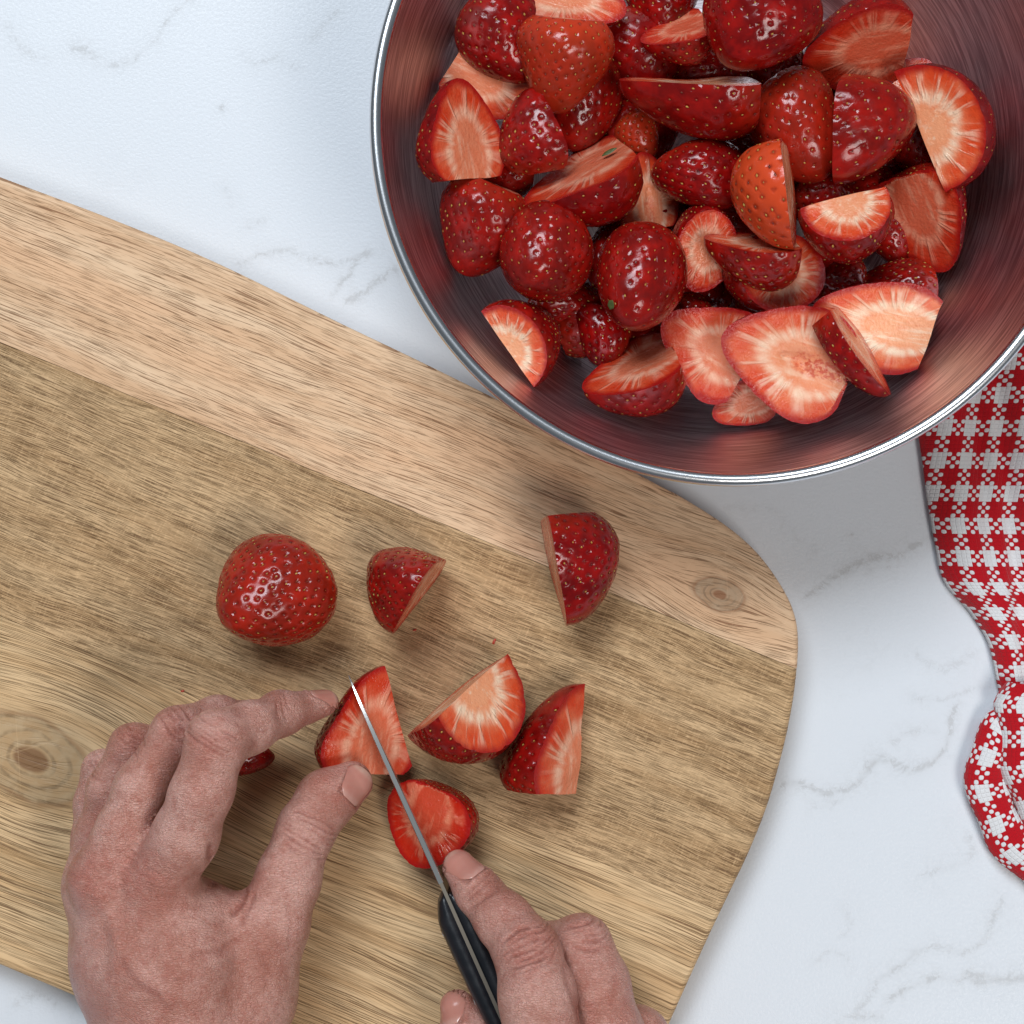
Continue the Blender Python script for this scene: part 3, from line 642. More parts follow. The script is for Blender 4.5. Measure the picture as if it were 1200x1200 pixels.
# ------------------------------------------------------------------ strawberry pieces in the bowl
BOWL = [
 ('strawberry_half', (532, -18, 632, 98), 36, (-60, 15), (60, -60), HALF, {}, 'dark skin-up strawberry half at the upper left of the bowl, behind a pale cut face'),
 ('strawberry_half', (514, 45, 630, 142), 38, (-32, 2), (205, 68), HALF, dict(pale=.5), 'strawberry half at upper left with white-ringed salmon cut face, above the triangular one'),
 ('strawberry', (604, 13, 721, 130), 52, (-96, -16), (90, 0), [], dict(orange=.35, pale=.6, elong=.95), 'large strawberry near the top with its tip pointing down and a flat pale top edge'),
 ('strawberry_slice', (598, -38, 743, 34), 44, (-25, 2), (60, 72), SLICE(.5), dict(pale=.55), 'strawberry slice cut off by the top edge, left of centre, orange-red cut face'),
 ('strawberry_half', (487, 96, 593, 217), 54, (97, 10), (-18, 40), HALF, dict(pale=.5, elong=1.1), 'strawberry half leaning on the left bowl wall, triangular cut face with a white core'),
 ('strawberry_half', (582, 106, 665, 208), 45, (100, 18), (12, -22), HALF, dict(), 'skin-up strawberry half with a straight right edge, beside the wedge at the left wall'),
 ('strawberry', (640, 55, 730, 180), 33, (-110, 10), (90, 0), [], dict(), 'very glossy dark strawberry squeezed beneath the large tip-down berry'),
 ('strawberry_half', (613, 149, 753, 267), 48, (205, 4), (125, 27), HALF, dict(pale=.34), 'strawberry half with a green leaf bit stuck on its pink cut face'),
 ('strawberry', (515, 204, 624, 324), 40, (-112, -8), (90, 0), [], dict(elong=1.0), 'red strawberry with many yellow seeds and its tip down, lowest against the left bowl wall'),
 ('strawberry', (585, 235, 696, 353), 52, (230, 52), (90, 0), [], dict(elong=.92), 'plump skin-up strawberry left of centre with a frosty sheen on its lower side'),
 ('strawberry', (612, 318, 710, 382), 30, (-20, 0), (90, 0), [], dict(), 'shaded strawberry peeking out below the plump frosty one'),
 ('strawberry', (699, 260, 806, 390), 52, (-112, 40), (90, 0), [], dict(elong=1.0), 'largest round skin-up strawberry in the middle, greenish speck at its lower left'),
 ('strawberry', (685, 255, 750, 345), 38, (200, 20), (90, 0), [], dict(), 'dark strawberry wedged between the two round skin-up berries in the middle'),
 ('strawberry_half', (564, 352, 658, 455), 34, (35, -52), (215, -36), HALF, dict(pale=.95, base=.35), 'strawberry piece with a near-white face, mirrored in the steel at the lower left wall'),
 ('strawberry_half', (673, 357, 740, 430), 32, (150, 20), (60, -50), HALF, dict(), 'small glossy skin-up strawberry piece below the largest round berry'),
 ('strawberry_half', (682, 386, 803, 489), 42, (200, -4), (118, 30), HALF, dict(pale=.42), 'strawberry half at the bowl front, salmon face upper left, seedy skin lower right'),
 ('strawberry_slice', (773, 361, 898, 474), 40, (150, 4), (245, 74), SLICE(.4), dict(pale=.48, elong=1.1), 'orange-pink strawberry slice just left of the biggest pale slice'),
 ('strawberry_slice', (834, 446, 910, 499), 34, (-150, 0), (250, 76), SLICE(.4), dict(pale=.45), 'small strawberry slice poking out under the biggest pale slice'),
 ('strawberry_slice', (843, 360, 1004, 497), 50, (163, 4), (260, 80), SLICE(.35), dict(pale=.74, elong=1.08, hollow=1.0, base=.80), 'biggest pale strawberry slice, with a torn hollow in its centre, front of the bowl'),
 ('strawberry_wedge', (950, 356, 1044, 466), 56, (-55, 4), (35, 22), [((0, 1, 0), 0.0), ((0, -1, 0), .62)], dict(pale=.55, elong=1.35, base=.7), 'narrow strawberry wedge standing on edge between the two palest slices'),
 ('strawberry_half', (946, 332, 1099, 440), 44, (165, 4), (-80, 74), HALF, dict(pale=1.0, elong=1.1), 'palest strawberry half with a yellowish core, right of the biggest slice'),
 ('strawberry_half', (993, 300, 1096, 372), 36, (182, 4), (-90, -70), HALF, dict(elong=1.1), 'skin-up strawberry half tucked behind the palest half near the right wall'),
 ('strawberry', (845, 274, 968, 371), 38, (180, -62), (90, 0), [], dict(pale=.55, base=.25), 'shaded strawberry with white radiating streaks at its right, below the thin wedge'),
 ('strawberry_wedge', (824, 266, 935, 342), 50, (178, 4), (84, 20), HALF, dict(pale=.6, elong=1.0), 'thin strawberry wedge with a pale top cut, right below the orange upright half'),
 ('strawberry', (785, 238, 863, 343), 40, (120, -60), (90, 0), [], dict(pale=.5, base=.25), 'strawberry cross-cut with radiating white veins, right of the largest round berry'),
 ('strawberry_half', (856, 165, 942, 293), 60, (-84, 0), (4, 12), HALF, dict(orange=1.0, pale=.75, elong=.95, conic=.0, base=.86), 'light orange upright strawberry half with a cream cut side, centre of the pile'),
 ('strawberry_half', (933, 222, 1042, 310), 48, (-78, -58), (105, -30), [((0, 1, 0), .12)], dict(pale=.8, base=.30), 'half-moon strawberry piece with a pale notched face, right of the orange upright half'),
 ('strawberry_half', (1026, 191, 1131, 317), 40, (-62, -16), (238, 32), HALF, dict(pale=.24, elong=.95, base=.8), 'red strawberry half with a faint ring, lowest of the pieces on the right wall'),
 ('strawberry_half', (966, 93, 1073, 220), 50, (-100, 22), (188, -10), HALF, dict(elong=1.0), 'skin-up strawberry half with a bright glint, left of the crescent-shaped piece'),
 ('strawberry', (873, 78, 983, 217), 42, (-60, 15), (90, 0), [], dict(orange=.15), 'broad red strawberry behind the orange upright half, upper right of centre'),
 ('strawberry_half', (1042, 82, 1163, 230), 42, (25, -55), (205, -30), [((0, 1, 0), .10)], dict(pale=.82, base=.28), 'crescent-shaped strawberry piece with ribbed pale face against the right bowl wall'),
 ('strawberry_half', (937, -6, 1065, 104), 46, (190, 8), (-95, 42), HALF, dict(pale=.20), 'strawberry half at the upper right, red cut face streaked white and skin above it'),
 ('strawberry', (823, -38, 964, 86), 58, (-115, 12), (90, 0), [], dict(), 'big glossy strawberry cut off by the top edge, with bright rings around its seeds'),
 ('strawberry_half', (725, 76, 887, 165), 50, (180, 2), (92, 16), HALF, dict(pale=.8, elong=1.15), 'long strawberry half lying skin towards the viewer with a thin cream cut edge on top'),
 ('strawberry', (762, 162, 874, 248), 42, (-60, 15), (90, 0), [], dict(), 'glossy dark strawberry just left of the orange upright half'),
 ('strawberry_wedge', (750, 2, 836, 77), 42, (198, 4), (105, 36), HALF, dict(pale=.2), 'small red strawberry wedge at the top, left of the big glossy berry'),
 ('strawberry', (732, -34, 818, 44), 34, (-100, 10), (90, 0), [], dict(), 'dark strawberry at the top edge behind the small red wedge'),
 ('strawberry_slice', (722, 180, 796, 276), 34, (100, 5), (20, 66), SLICE(.4), dict(pale=.6, hollow=.6), 'torn pinkish strawberry slice in a gap near the middle, above the largest round berry'),
 ('strawberry', (718, 128, 772, 188), 32, (-60, 10), (90, 0), [], dict(orange=.4), 'orange-tinged bit of strawberry under the left end of the long half'),
 ('strawberry', (875, 50, 950, 140), 28, (-60, 10), (90, 0), [], dict(), 'strawberry deep in shadow below the big glossy berry at the top'),
 ('strawberry', (926, 196, 1004, 264), 34, (-20, 10), (90, 0), [], dict(), 'wet dark strawberry with one bright glint, above the half-moon piece'),
 ('strawberry', (1034, 122, 1116, 212), 32, (-80, 10), (90, 0), [], dict(), 'smooth shaded strawberry in the hollow of the crescent-shaped piece'),
 ('strawberry', (1010, 250, 1074, 312), 28, (-80, 10), (90, 0), [], dict(), 'shaded strawberry right of the half-moon piece, under the ringed red half'),
 ('strawberry', (952, 300, 1014, 356), 30, (180, 10), (90, 0), [], dict(), 'small dark strawberry behind the upper end of the narrow wedge'),
 ('strawberry', (784, 342, 840, 390), 32, (-30, 10), (90, 0), [], dict(), 'small dark glossy strawberry between the largest round berry and the orange-pink slice'),
 ('strawberry', (545, 180, 626, 232), 34, (180, 5), (90, 0), [], dict(), 'dim strawberry in the gap under the wedge that leans on the left wall'),
 ('strawberry_half', (1030, 70, 1092, 118), 36, (40, 5), (200, 62), HALF, dict(pale=.4), 'ragged little strawberry nub behind the top of the crescent-shaped piece'),
 ('strawberry', (770, 300, 860, 400), 22, (10, 5), (90, 0), [], dict(), 'strawberry at the bottom of the dark gap below the cross-cut veined piece'),
 ('strawberry', (688, 5, 800, 130), 26, (-70, 5), (90, 0), [], dict(), 'strawberry in the dark gap right of the large tip-down berry'),
 ('strawberry', (780, 40, 885, 125), 25, (-30, 5), (90, 0), [], dict(), 'strawberry in the shadowed gap above the long half, under the big glossy berry'),
 ('strawberry', (690, 110, 800, 215), 22, (30, 5), (90, 0), [], dict(), 'strawberry in deep shade above the torn pinkish slice'),
 ('strawberry', (840, 150, 960, 260), 22, (160, 5), (90, 0), [], dict(), 'strawberry in deep shade behind the right side of the orange upright half'),
 ('strawberry', (960, 190, 1060, 290), 20, (160, 5), (90, 0), [], dict(), 'strawberry in deep shade between the half-moon piece and the ringed red half'),
 ('strawberry', (900, 290, 1000, 380), 22, (200, 5), (90, 0), [], dict(), 'strawberry in deep shade above the gap of the two palest pieces'),
 ('strawberry', (640, 330, 740, 420), 22, (20, 5), (90, 0), [], dict(), 'strawberry in deep shade left of the small glossy skin-up piece'),
 ('strawberry', (620, 150, 720, 250), 24, (20, 5), (90, 0), [], dict(), 'XX'),
 ('strawberry', (700, 200, 810, 290), 22, (120, 5), (90, 0), [], dict(), 'strawberry low in the gap beside the torn pinkish slice'),
 ('strawberry', (800, 210, 920, 310), 22, (120, 5), (90, 0), [], dict(), 'strawberry low in the gap left of the thin wedge'),
 ('strawberry', (860, 300, 960, 400), 20, (60, 5), (90, 0), [], dict(), 'strawberry low in the gap behind the biggest pale slice'),
 ('strawberry', (720, 350, 830, 440), 20, (60, 5), (90, 0), [], dict(), 'strawberry low in the gap between the salmon-faced half and the orange-pink slice'),
 ('strawberry', (935, 55, 1065, 185), 22, (250, 5), (90, 0), [], dict(), 'strawberry in deep shade between the streaked half and the glinting one at upper right'),
 ('strawberry', (985, 150, 1085, 245), 20, (250, 5), (90, 0), [], dict(), 'strawberry low in the gap below the glinting skin-up half'),
]
BOWL = [b for b in BOWL if b[-1] != 'XX']; PIECE = {}
for i, (nm, bb, zc, tp, fc, cuts, opt, lab) in enumerate(BOWL):
    wpx = math.sqrt((bb[2] - bb[0]) * (bb[3] - bb[1]))
    PIECE[lab] = berry(nm, bb, zc - (6 if bb[2] > 1060 else 0), tp, fc, cuts, 300 + i, lab, GW, sub=5, nseed=int(np.clip(wpx * 2.4, 130, 300)), sscale=float(np.clip(150 / wpx, 1.15, 1.7)), **opt)
# ------------------------------------------------------------------ dish towel
def build_towel():
    root = empty('dish_towel', P(1190, 700, 0)); org = P(1190, 700, 0)
    tag(root, 'crumpled red and white gingham dish towel beside the bowl', 'dish towel')
    nz = SineNoise(21, 12, .03, .11); nf = SineNoise(22, 14, .15, .5)
    # upper layer: left boundary traced on the counter, body running off to the right
    b = [(1072, 400), (1074, 450), (1077, 500), (1083, 545), (1089, 590), (1097, 635), (1108, 682), (1138, 718), (1160, 755), (1170, 800), (1180, 840), (1198, 880), (1225, 925), (1260, 960)]
    c = catmull(b, 190); L = np.array([P(x, y, 5)[:2] for x, y in c])
    s = np.concatenate([[0], np.cumsum(np.linalg.norm(np.diff(L, axis=0), axis=1))])
    def gcol(p):       # the check leans against the towel's edge
        y = p[1]; y0 = P(0, 610, 5)[1]
        d = np.array([p[0] - L[0, 0], 0]); lean = .15 * (y - L[0, 1]) if y > y0 else .15 * (y0 - L[0, 1])
        return (d[0] if y > y0 else (XB - L[0, 0])) - lean
    XB = np.interp(-P(0, 610, 5)[1], -L[:, 1], L[:, 0])
    def layer(L, s, ts, zf, u0, name, lean, wrap):
        rows = []; uv = []
        for i in range(len(L)):
            for t in ts:
                # t < 0: rolled under edge; 0: outermost; > 0 across the top
                if t < 0: x = -t * .9; z = max(.6, 2.6 + t * .55)
                else: x = t; z = 0
                q = np.array([L[i, 0] + x, L[i, 1] + lean * x, 0.])
                if t >= 0: z = zf(q, t, s[i])
                q[2] = z; rows.append(q); uv.append((t + u0 + gcol(L[i]) , s[i] + wrap * t, 0))
        V = np.array(rows); n, m = len(L), len(ts)
        i = np.arange(n - 1)[:, None]; j = np.arange(m - 1)[None]; a = (i * m + j).ravel()
        F = np.stack([a, a + 1, a + m + 1, a + m], 1)
        F = F[:, ::-1].copy()
        V = V - org
        o = mesh_np(name, V, F, M['cloth'], root, attrs={'cloth_uv': ('FLOAT_VECTOR', np.array(uv) + 300.0)})
        md = o.modifiers.new('thick', 'SOLIDIFY'); md.thickness = .0009; md.offset = -1
        return o
    ts = np.concatenate([np.linspace(-4.5, -.3, 8), np.linspace(0, 4, 12), np.linspace(4.6, 62, 74)])
    def zf(q, t, si):
        edge = 2.6 + 5.6 * (1 - math.exp(-t / 2.2))
        w = 1 - math.exp(-t / 9)
        fold = 5.0 * math.sin((q[0] + q[1] * .16 - 128) * .27) * w                 # long soft pleats running up the towel
        crease = 3.2 * math.exp(-((q[0] + .10 * (q[1] - 30) - 141.5) / 2.6) ** 2)
        return edge + fold * .75 + crease * w + w * 1.5 * float(nz(q[None])[0]) + .18 * float(nf(q[None])[0])
    layer(L, s, ts, zf, 2.0, 'towel_layer', .02, -.03)
    # lower rolled folds
    def roll(path, hw, zc, name, u0, flat):
        c = catmull(path, 110); Q = np.array([P(x, y, zc)[:2] for x, y in c]); s = np.concatenate([[0], np.cumsum(np.linalg.norm(np.diff(Q, axis=0), axis=1))])
        tg = np.gradient(Q, axis=0); tg /= np.linalg.norm(tg, axis=1)[:, None]; nr = np.stack([tg[:, 1], -tg[:, 0]], 1)
        m = 40; ph = np.linspace(-.35 * np.pi, 1.35 * np.pi, m)[::-1]
        V = []; uv = []
        for i in range(len(Q)):
            w = hw * K(zc - ZB) * (1 + .10 * math.sin(s[i] * .33)) * min(1, .55 + s[i] / 14)
            for f in ph:
                off = w * math.cos(f); z = zc + flat * math.sin(f) * (1 + .12 * math.cos(2 * f + s[i] * .2))
                p = np.array([Q[i, 0] + nr[i, 0] * off, Q[i, 1] + nr[i, 1] * off, max(.5, z)])
                p[2] += .15 * float(nf(p[None])[0]); V.append(p); uv.append((-f * (w + flat) * .55 + u0, s[i], 0))
        i = np.arange(len(Q) - 1)[:, None]; j = np.arange(m - 1)[None]; a = (i * m + j).ravel()
        F = np.stack([a, a + m, a + m + 1, a + 1], 1)
        o = mesh_np(name, np.array(V) - org, F, M['cloth'], root, attrs={'cloth_uv': ('FLOAT_VECTOR', np.array(uv) + 300.0)})
        md = o.modifiers.new('thick', 'SOLIDIFY'); md.thickness = .0008; md.offset = 0
    roll([(1196, 838), (1176, 855), (1162, 880), (1157, 910), (1164, 945), (1180, 978), (1206, 1008), (1240, 1035), (1285, 1055)], 24, 4.6, 'rolled_fold', 5.0, 4.0)
    roll([(1196, 800), (1194, 835), (1196, 870), (1202, 905), (1216, 940), (1240, 970), (1275, 990)], 26, 6.8, 'rolled_fold', 9.0, 5.4)
    roll([(1230, 860), (1236, 900), (1250, 940), (1280, 965)], 30, 6.4, 'rolled_fold', 3.0, 5.6)
build_towel()
# ------------------------------------------------------------------ paring knife
def build_knife():
    A = P(408, 792, ZB + 25); Bp = P(517, 1034, ZB + 31); C = P(612, 1246, ZB + 37)     # spine: tip, heel, butt
    org = P(517, 1034, ZB); root = empty('paring_knife', org)
    tag(root, 'paring knife with a black riveted handle cutting through the held strawberry', 'knife')
    # blade: vertical sheet, spine up
    n = 60; prof = []
    d2 = (Bp - A)[:2]; d2 /= np.linalg.norm(d2); nr = np.array([-d2[1], d2[0]])
    Lb = np.linalg.norm((Bp - A)[:2])
    V = []; F = []
    for i in range(n + 1):
        t = i / n; s = t * Lb
        c = A + (Bp - A) * t
        zs = A[2] + (Bp[2] - A[2]) * t - 3.5 * math.exp(-s / 5.0) + 1.5
        h = 17.0 * (1 - math.exp(-s / 13.0)) + .15
        th = (.66 * (1 - math.exp(-s / 14.0)) + .14) ; 
        lean = .05
        for (q, z) in ((-th, zs - .15), (-th * .8, zs), (th * .8, zs), (th, zs - .15), (th * .75, zs - h * .65), (.04, zs - h), (-.04, zs - h), (-th * .75, zs - h * .65)):
            V.append([c[0] + nr[0] * q + nr[0] * lean * (z - zs), c[1] + nr[1] * q + nr[1] * lean * (z - zs), z])
    m = 8
    for i in range(n):
        for j in range(m): F.append([i * m + j, i * m + (j + 1) % m, (i + 1) * m + (j + 1) % m, (i + 1) * m + j])
    F.append(list(range(m))[::-1]); F.append([n * m + j for j in range(m)])
    mesh_np('blade', np.array(V) - org, F, M['blade'], root, smooth=False)
    # tang, level with the handle's top and bottom
    Lh = np.linalg.norm((C - Bp)[:2])
    def hz(s):  # handle top and height
        return Bp[2] + (C[2] - Bp[2]) * s / Lh + 1.4 + .5 * math.sin(s / Lh * 3.1), 13.5 + 3.0 * math.sin(s / Lh * 5.0 + .5) * .5
    def pt(s, q, z):
        c = Bp + (C - Bp) * (s / Lh); return [c[0] + nr[0] * q, c[1] + nr[1] * q, z]
    V = []; F = []; k = 30
    for i in range(k + 1):
        s = i / k * (Lh - 1); z1, h = hz(s)
        for q, z in ((-.5, z1 + .12), (.5, z1 + .12), (.5, z1 - h - .1), (-.5, z1 - h - .1)): V.append(pt(s, q, z))
    for i in range(k):
        for j in range(4): F.append([i * 4 + j, i * 4 + (j + 1) % 4, (i + 1) * 4 + (j + 1) % 4, (i + 1) * 4 + j])
    F.append([0, 3, 2, 1]); F.append([k * 4 + j for j in range(4)])
    mesh_np('tang', np.array(V) - org, F, M['tang'], root, smooth=False)
    for sd in (-1, 1):
        V = []; F = []; m = 14; k = 40
        for i in range(k + 1):
            s = 3.5 + i / k * (Lh - 3.5); z1, h = hz(s)
            w = 5.4 * min(1, (.30 + .70 * math.sqrt(min(1, (s - 3.5) / 7.0)))) * (1 + .10 * math.sin(s * .09))
            if i > k - 4: w *= .75 + .25 * (k - i) / 4
            for j in range(m):
                a = math.pi * (j / (m - 1)) - math.pi / 2
                e = .55
                cx = math.copysign(abs(math.cos(a)) ** e, math.cos(a)); sy = math.copysign(abs(math.sin(a)) ** .75, math.sin(a))
                V.append(pt(s, sd * (.52 + (w - .52) * cx), z1 - h / 2 + sy * h / 2))
        for i in range(k):
            for j in range(m): 
                q = [i * m + j, i * m + (j + 1) % m, (i + 1) * m + (j + 1) % m, (i + 1) * m + j]; F.append(q if sd > 0 else q[::-1])
        F.append(list(range(m))); F.append([k * m + j for j in range(m)][::-1])
        sc = mesh_np('handle_scale', np.array(V) - org, F, M['black'], root)
        for s in (13.5, 34.0):
            z1, h = hz(s); RV = []; RF = []
            w = 5.4 * (1 + .10 * math.sin(s * .09))
            for (rr, dq) in ((1.9, -.25), (1.7, .12), (.8, .22), (.01, .24)):
                for j in range(14):
                    a = j / 14 * 6.2832; RV.append(pt(s + rr * math.cos(a), sd * (w * .965 + dq), z1 - h * .36 + rr * math.sin(a)))
            for i in range(3):
                for j in range(14): RF.append([i * 14 + j, i * 14 + (j + 1) % 14, (i + 1) * 14 + (j + 1) % 14, (i + 1) * 14 + j])
            mesh_np('rivet', np.array(RV) - org, RF, M['blade'], root)
def mat_tang():
    t = NT('tang_steel'); return t.set(Base_Color=(.20, .17, .135), Metallic=.9, Roughness=.42)
M['tang'] = mat_tang()
build_knife()
# ------------------------------------------------------------------ hands: smooth-blended bone chains turned into one skin each
def smin(a, b, k):
    h = np.maximum(k - np.abs(a - b), 0) / k
    return np.minimum(a, b) - h * h * k * .25
def cone(X, a, b):
    ab = b[:3] - a[:3]; L2 = float(ab @ ab) + 1e-9
    t = np.clip(((X - a[:3].astype(np.float32)) @ ab.astype(np.float32)) / L2, 0, 1).astype(np.float32)
    d = X - (a[:3].astype(np.float32) + t[:, None] * ab.astype(np.float32))
    return np.sqrt(np.einsum('ij,ij->i', d, d)) - (a[3] + t * (b[3] - a[3])).astype(np.float32)
def J(px, py, z, rpx):           # joint: photo pixel, height above the board, radius in photo pixels
    p = P(px, py, ZB + z); return np.array([p[0], p[1], p[2], rpx * K(z)])
def hand_sdf(X, fingers, palm, kf=3.2, kp=9.0, kroot=6.0, ksep=.35):
    p = None
    for ch in palm:
        for a, b in zip(ch[:-1], ch[1:]):
            d = cone(X, a, b); p = d if p is None else smin(p, d, kp)
    out = None
    for ch in fingers:
        f = None
        for a, b in zip(ch[:-1], ch[1:]):
            d = cone(X, a, b); f = d if f is None else smin(f, d, kf)
        g = smin(f, p, kroot)
        out = g if out is None else smin(out, g, ksep)
    return out
def surface_nets(Fd, org, h):
    s = Fd < 0; nx, ny, nz = Fd.shape
    c = [s[i:nx - 1 + i, j:ny - 1 + j, k:nz - 1 + k] for i in (0, 1) for j in (0, 1) for k in (0, 1)]
    cnt = sum(x.astype(np.int8) for x in c); act = (cnt > 0) & (cnt < 8)
    idx = np.argwhere(act); cid = -np.ones(act.shape, np.int64); cid[act] = np.arange(len(idx))
    corners = np.array([(i, j, k) for i in (0, 1) for j in (0, 1) for k in (0, 1)])
    val = np.stack([Fd[idx[:, 0] + a, idx[:, 1] + b, idx[:, 2] + d] for a, b, d in corners], 1)
    acc = np.zeros((len(idx), 3)); num = np.zeros(len(idx))
    for i in range(8):
        for j in range(i + 1, 8):
            if np.abs(corners[i] - corners[j]).sum() != 1: continue
            va, vb = val[:, i], val[:, j]; m = (va < 0) != (vb < 0)
            t = np.where(m, va / np.where(m, va - vb, 1), 0)
            pt = corners[i] + t[:, None] * (corners[j] - corners[i])
            acc[m] += pt[m]; num += m
    V = (idx + acc / num[:, None]) * h + org
    Q = []
    for ax in range(3):
        sl0 = [slice(None)] * 3; sl1 = [slice(None)] * 3; sl0[ax] = slice(0, -1); sl1[ax] = slice(1, None)
        a, b = s[tuple(sl0)], s[tuple(sl1)]; e = np.argwhere(a != b); fl = a[tuple(e.T)]
        u, w = (ax + 1) % 3, (ax + 2) % 3
        ok = (e[:, u] > 0) & (e[:, w] > 0) & (e[:, u] < act.shape[u]) & (e[:, w] < act.shape[w]); e, fl = e[ok], fl[ok]
        def cc(du, dw):
            q = e.copy(); q[:, u] -= du; q[:, w] -= dw; return cid[tuple(q.T)]
        q = np.stack([cc(1, 1), cc(0, 1), cc(0, 0), cc(1, 0)], 1)
        q[~fl] = q[~fl][:, ::-1]; Q.append(q)
    return V, np.vstack(Q)

def catmull_clark(V, Q):
    nv, nf = len(V), len(Q); fp = V[Q].mean(1)
    E = np.stack([Q, np.roll(Q, -1, 1)], 2).reshape(-1, 2); key = np.sort(E, 1); code = key[:, 0] * nv + key[:, 1]
    uc, inv = np.unique(code, return_inverse=True); ne = len(uc); ev = np.stack([uc // nv, uc % nv], 1)
    fi = np.repeat(np.arange(nf), 4); cnt = np.bincount(inv, minlength=ne)
    acc = np.stack([np.bincount(inv, fp[fi, k], ne) for k in range(3)], 1)
    ep = (V[ev].sum(1) + acc) / (2 + cnt)[:, None]; em = V[ev].mean(1)
    vf = np.bincount(Q.ravel(), minlength=nv)
    Fa = np.stack([np.bincount(Q.ravel(), np.repeat(fp[:, k], 4), nv) for k in range(3)], 1) / vf[:, None]
    ve = np.bincount(ev.ravel(), minlength=nv)
    Ra = np.stack([np.bincount(ev.ravel(), np.repeat(em[:, k], 2), nv) for k in range(3)], 1) / ve[:, None]
    m = ve[:, None]; vp = (Fa + 2 * Ra + (m - 3) * V) / m
    ei = inv.reshape(nf, 4) + nv; f0 = (np.arange(nf) + nv + ne)[:, None]
    NQ = np.concatenate([np.concatenate([Q[:, i:i + 1], ei[:, i:i + 1], f0, ei[:, i - 1:i] if i else ei[:, 3:4]], 1) for i in range(4)])
    return np.vstack([vp, ep, fp]), NQ
def nail_frame(px, py, z, az, el, naz, nel, f):
    c = P(px, py, ZB + z); l = dirv(az, el); nn = dirv(naz, nel); nn = nn - l * (nn @ l); nn /= np.linalg.norm(nn)
    X = c[None] + nn * 8
    for _ in range(60): X = X - nn * np.clip(f(X), -2, 1.2)[:, None] * .8     # sit on the skin
    return X[0], l, nn, np.cross(nn, l)
def build_hand(label, fingers, palm, lo, hi, creases, lines, reds, nails, veins, seed, h=.95):
    f = lambda X: hand_sdf(X.astype(np.float32), fingers, palm)
    ax = [np.arange(lo[i], hi[i] + h, h) for i in range(3)]
    cs = 5; nb = [len(a) // cs + 2 for a in ax]                   # coarse pass first, fine values only near the skin
    ca = [lo[i] + h * cs * np.arange(nb[i]) for i in range(3)]
    G3 = np.stack(np.meshgrid(*ca, indexing='ij'), -1).reshape(-1, 3); Cd = f(G3 + h * (cs - 1) / 2).reshape(nb)
    ax = [lo[i] + h * np.arange(nb[i] * cs) for i in range(3)]
    Fd = np.repeat(np.repeat(np.repeat(Cd, cs, 0), cs, 1), cs, 2).astype(np.float32)
    blk = np.argwhere(np.abs(Cd) < h * cs * 1.35 + 1.0)
    loc = np.stack(np.meshgrid(*[np.arange(cs)] * 3, indexing='ij'), -1).reshape(-1, 3)
    for i in range(0, len(blk), 3000):
        ii = (blk[i:i + 3000, None, :] * cs + loc[None]).reshape(-1, 3)
        Fd[ii[:, 0], ii[:, 1], ii[:, 2]] = f(ii * h + np.array(lo))
    Fd[:, :, 0] = np.maximum(Fd[:, :, 0], .5); Fd[:, 0] = np.maximum(Fd[:, 0], .5)
    V, Q = surface_nets(Fd, np.array(lo), h)
    V, Q = catmull_clark(V, Q); n = len(V)
    o = mesh_np('hand', V, Q, M['hand']); me = o.data
    N = np.empty(n * 3); me.vertices.foreach_get('normal', N); N = N.reshape(-1, 3)
    disp = np.zeros(n); cav = np.zeros(n); red = np.zeros(n)
    wob = SineNoise(seed, 8, .15, .5); wob2 = SineNoise(seed + 1, 8, .3, .9)
    wb1, wb2 = wob(V), wob2(V)
    # knuckle creases: (centre px, py, z, along-finger az, count, spacing mm, half-width mm, depth)
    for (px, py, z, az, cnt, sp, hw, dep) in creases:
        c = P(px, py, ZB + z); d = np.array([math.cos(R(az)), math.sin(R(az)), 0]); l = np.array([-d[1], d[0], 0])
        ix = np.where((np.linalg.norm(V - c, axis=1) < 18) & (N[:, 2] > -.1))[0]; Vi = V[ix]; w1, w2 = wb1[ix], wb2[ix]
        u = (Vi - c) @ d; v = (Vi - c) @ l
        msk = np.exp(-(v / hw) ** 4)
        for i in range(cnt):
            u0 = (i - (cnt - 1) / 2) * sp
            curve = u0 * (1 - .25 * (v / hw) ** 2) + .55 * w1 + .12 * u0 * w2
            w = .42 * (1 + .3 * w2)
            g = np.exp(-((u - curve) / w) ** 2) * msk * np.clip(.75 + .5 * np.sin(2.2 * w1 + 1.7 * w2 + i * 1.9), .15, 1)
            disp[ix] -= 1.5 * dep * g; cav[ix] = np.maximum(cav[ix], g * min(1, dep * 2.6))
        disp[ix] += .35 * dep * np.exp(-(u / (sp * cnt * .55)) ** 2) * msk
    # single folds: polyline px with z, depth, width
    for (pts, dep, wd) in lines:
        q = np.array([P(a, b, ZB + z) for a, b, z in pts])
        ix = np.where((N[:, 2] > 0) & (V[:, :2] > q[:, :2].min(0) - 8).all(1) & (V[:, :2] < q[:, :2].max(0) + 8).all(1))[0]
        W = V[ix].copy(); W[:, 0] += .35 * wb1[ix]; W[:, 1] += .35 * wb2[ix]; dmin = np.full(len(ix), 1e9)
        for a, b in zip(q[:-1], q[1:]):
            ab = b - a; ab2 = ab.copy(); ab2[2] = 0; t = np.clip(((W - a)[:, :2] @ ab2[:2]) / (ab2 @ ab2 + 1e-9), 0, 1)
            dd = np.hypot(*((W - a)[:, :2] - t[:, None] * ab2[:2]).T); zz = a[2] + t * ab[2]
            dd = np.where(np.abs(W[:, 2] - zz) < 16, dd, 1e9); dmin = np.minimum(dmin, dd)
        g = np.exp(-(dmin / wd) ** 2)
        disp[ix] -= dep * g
        if dep > 0: cav[ix] = np.maximum(cav[ix], g * min(1, dep * 1.6))
